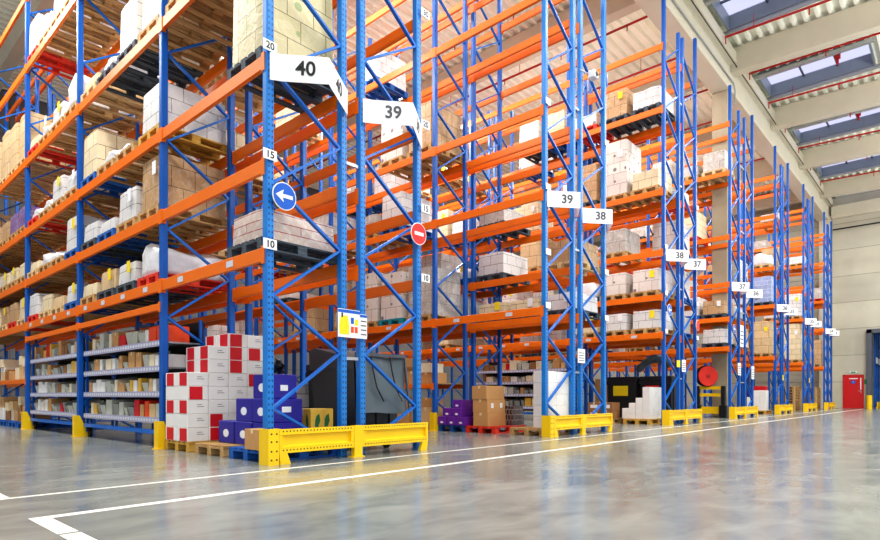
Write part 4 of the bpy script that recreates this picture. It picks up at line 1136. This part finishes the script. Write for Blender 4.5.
notice(RX[6]+1.05, RX[6]+1.5, 2.6, 3.4, 'tall white sheet hanging between the seventh and eighth racks', False, False)
for r in (8, 10):
    m_ = MB(); m_.box(RX[r]+D-0.12, RX[r]+D+0.10, Y0-0.035, Y0-0.028, 1.5, 1.75); tag(ob('notice_board', m_.mesh('notice', M['paper_yellow'])), 'small yellow sheet on the %s rack end' % ORD[r], 'notice')

# hose reel and yellow column guard by the column
root = empty('hose_reel', (23.08, 6.98, 0), -0.75); tag(root, 'round red hose reel held in front of the concrete column', 'hose reel')
hz = 1.54
m1 = MB(); m1.disc((0, -0.10, hz), 0.37, 'y', 0.05, 36); ob('disc', m1.mesh('disc', M['reel_red']), root)
m1 = MB(); m1.disc((0, 0, hz), 0.40, 'y', 0.14, 30); ob('drum', m1.mesh('drum', M['rubber']), root)
m1 = MB(); m1.disc((0, -0.135, hz), 0.07, 'y', 0.02, 20); ob('hub', m1.mesh('hub', M['pipe_red']), root)
m1 = MB(); m1.bar((0, 0.07, hz), (0.0, 0.30, hz), 0.1, 0.1); m1.bar((0, 0.28, hz), (0.42, 0.28, hz), 0.06, 0.12); ob('bracket', m1.mesh('bracket', M['pipe_red']), root)
root = empty('column_guard', (23.15, 6.42, 0)); tag(root, 'yellow and black barrier under the red hose reel by the column', 'barrier')
for z, t in ((0.27, 0.13), (0.84, 0.06), (1.10, 0.06)):
    m1 = MB(); m1.box(-0.04, 0.04, 0.07, 0.81, z-t, z+t); ob('rail', m1.mesh('rail', M['yellow']), root)
for y in (0.0, 0.88):
    m1 = MB(); m1.cbox(-0.07, 0.07, y-0.07, y+0.07, 0, 1.17, 0.01); m1.cbox(-0.13, 0.13, y-0.12, y+0.12, 0, 0.46, 0.02); ob('post', m1.mesh('post', M['black']), root)
# grey ribbed hose arching over the black bins
b = MB()
n_ = 60
for q in range(3):
    pts = []
    for i in range(n_+1):
        t = i/n_; pts.append((17.75+0.26*q, 7.35-1.0*t+0.12*q, 1.52+0.42*math.sin(PI*(0.08+0.75*t))))
    k0 = len(b.v)
    for i, p in enumerate(pts):
        d = (Vector(pts[min(i+1, n_)])-Vector(pts[max(i-1, 0)])).normalized(); a_ = Vector((1, 0, 0)); c_ = a_.cross(d)
        r_ = 0.105+(0.016 if i % 2 else -0.008)
        b.v += [tuple(Vector(p)+(a_*math.cos(2*PI*j/10)+c_*math.sin(2*PI*j/10))*r_) for j in range(10)]
    for i in range(n_):
        for j in range(10): b.f.append((k0+i*10+j, k0+(i+1)*10+j, k0+(i+1)*10+(j+1)%10, k0+i*10+(j+1)%10)); b.m.append(0)
tag(ob('ribbed_hose', b.mesh('ribbed_hose', M['grey_plastic'])), 'grey ribbed hose arched over the black bulk bins', 'hose')
# bollard and things in the gateway
m1 = MB(); m1.disc((0, 0, 0.42), 0.14, 'z', 0.84, 24); tag(ob('bollard', m1.mesh('bollard', M['yellow']), None, (XFAR-1.2, 4.15, 0)), 'yellow bollard beside the gateway in the far wall', 'bollard')
for i, (gx, gy) in enumerate(((47.4, 4.08), (49.4, 4.12))):
    w_ = ['first', 'second'][i]
    root = empty('pallet_rack', (gx, gy, 0)); tag(root, 'blue rack end seen through the far gateway, %s from its jamb' % w_, 'pallet rack', 'racks beyond the gateway')
    fr = ob('upright_frame', BR[0], root)
    ob('post', POSTF[TOPO], fr); ob('post', POSTF[TOPI], fr, (D-PW, 0, 0))
    m1 = MB(); m1.box(-0.05, D, -0.14, -0.08, 0.1, 0.42); m1.box(-0.05, 0.05, -0.14, -0.04, 0, 0.1); m1.box(D-0.1, D, -0.14, -0.04, 0, 0.1); tag(ob('end_barrier', m1.mesh('eb', M['yellow']), None, (gx, gy, 0)), 'yellow barrier at foot of %s rack beyond the gateway' % w_, 'rack guard', 'barriers beyond the gateway')
    m1 = MB(); m1.box(-0.05, 0.9, -0.06, -0.035, 2.9, 3.3); tag(ob('aisle_sign', m1.mesh('as', M['white_plate']), None, (gx, gy, 0)), 'white plate on %s rack beyond the gateway' % w_, 'sign', 'plates beyond the gateway')
# security camera on the second double rack
root = empty('security_camera', (RX[3]+0.05, Y0-0.15, 7.62)); root.scale = (0.8, 0.8, 0.8); tag(root, 'white box camera high on the thirty-eight rack end', 'camera')
m1 = MB(); m1.cbox(-0.02, 0.22, -0.18, 0.02, -0.1, 0.1, 0.02); ob('housing', m1.mesh('housing', M['lampwhite']), root)
m1 = MB(); m1.disc((0.1, -0.185, 0), 0.065, 'y', 0.02, 20); ob('lens', m1.mesh('lens', M['black']), root)
m1 = MB(); m1.bar((-0.02, 0, 0.02), (-0.25, 0.12, 0.08), 0.03, 0.03); ob('bracket', m1.mesh('arm', M['steel']), root)

# ------------------------------------------------------------------ the hanging lamp and added fill lights
AISLE_W, MAIN_W, WORLD_W, FILL_POINT_W = 820, 440, 1.0, 880
def lamp(x, y, z, power, label, group, sx=1.2, sy=0.5):
    root = empty('high_bay_lamp', (x, y, z)); tag(root, label, 'lamp', group)
    m1 = MB(); m1.cbox(-sx/2, sx/2, -sy/2, sy/2, 0.0, 0.12, 0.02); ob('housing', m1.mesh('housing', M['lampwhite']), root)
    m1 = MB(); m1.box(-sx/2+0.03, sx/2-0.03, -sy/2+0.03, sy/2-0.03, -0.012, -0.002); ob('diffuser', m1.mesh('diffuser', M['glow']), root)
    m1 = MB(); m1.tube([(0, 0, 0.12), (0, 0, 13.3-z)], 0.012, 6); ob('hanger', m1.mesh('hanger', M['steel']), root)
    ld = bpy.data.lights.new('lamp_light', 'AREA'); ld.shape = 'RECTANGLE'; ld.size = sx; ld.size_y = sy; ld.energy = power; ld.color = (1, 0.96, 0.9)
    lo = bpy.data.objects.new('lamp_light', ld); C.objects.link(lo); lo.location = (x, y, z-0.03)
lamp(14.35, 14.76, 11.35, 400, 'bright hanging lamp in the second aisle, glaring beside plate thirty-nine', 'aisle lamps', 0.5, 0.5)
def light(x, y, z, power, sx, sy):  # added fill light under the roof, with no fitting behind it
    ld = bpy.data.lights.new('roof_fill_area', 'AREA'); ld.shape = 'RECTANGLE'; ld.size = sx; ld.size_y = sy; ld.energy = power; ld.color = (1, 0.97, 0.92)
    lo = bpy.data.objects.new('roof_fill_area', ld); C.objects.link(lo); lo.location = (x, y, z)
for i, x in enumerate([8.15, 14.35, 20.6, 27.2, 33.5, 39.8]):
    light(x, 15, 13.0, AISLE_W, 1.0, 16)
light(1.4, 13, 12.0, AISLE_W*2.1, 1.0, 16)  # added fill that brightens the face of the nearest rack
def fill_point(x, y, z, power):  # added point light that brightens roof and racks, not a real fixture
    ld = bpy.data.lights.new('roof_fill_point', 'POINT'); ld.energy = power; ld.shadow_soft_size = 0.4; ld.color = (1, 0.98, 0.94)
    lo = bpy.data.objects.new('roof_fill_point', ld); C.objects.link(lo); lo.location = (x, y, z)
for x in (4, 14, 24, 34, 43): fill_point(x, -2.5, 9.5, FILL_POINT_W)
for x in (8.15, 20.6, 33.5): fill_point(x, 11, 9.6, FILL_POINT_W*0.21)
for x in (2, 9, 16, 23, 30, 37): light(x, 1.0, 12.6, MAIN_W, 1.0, 3.0)
# daylight
w = bpy.data.worlds.new('world'); scene.world = w; w.use_nodes = True
bg = w.node_tree.nodes['Background']; bg.inputs[0].default_value = (0.93, 0.95, 1.0, 1); bg.inputs[1].default_value = WORLD_W

scene.view_settings.view_transform = 'Standard'
scene.view_settings.look = 'Medium High Contrast'
scene.view_settings.exposure = 0.0
for l, c in USED.items():
    if c > 1: print('DUPLABEL', c, l)
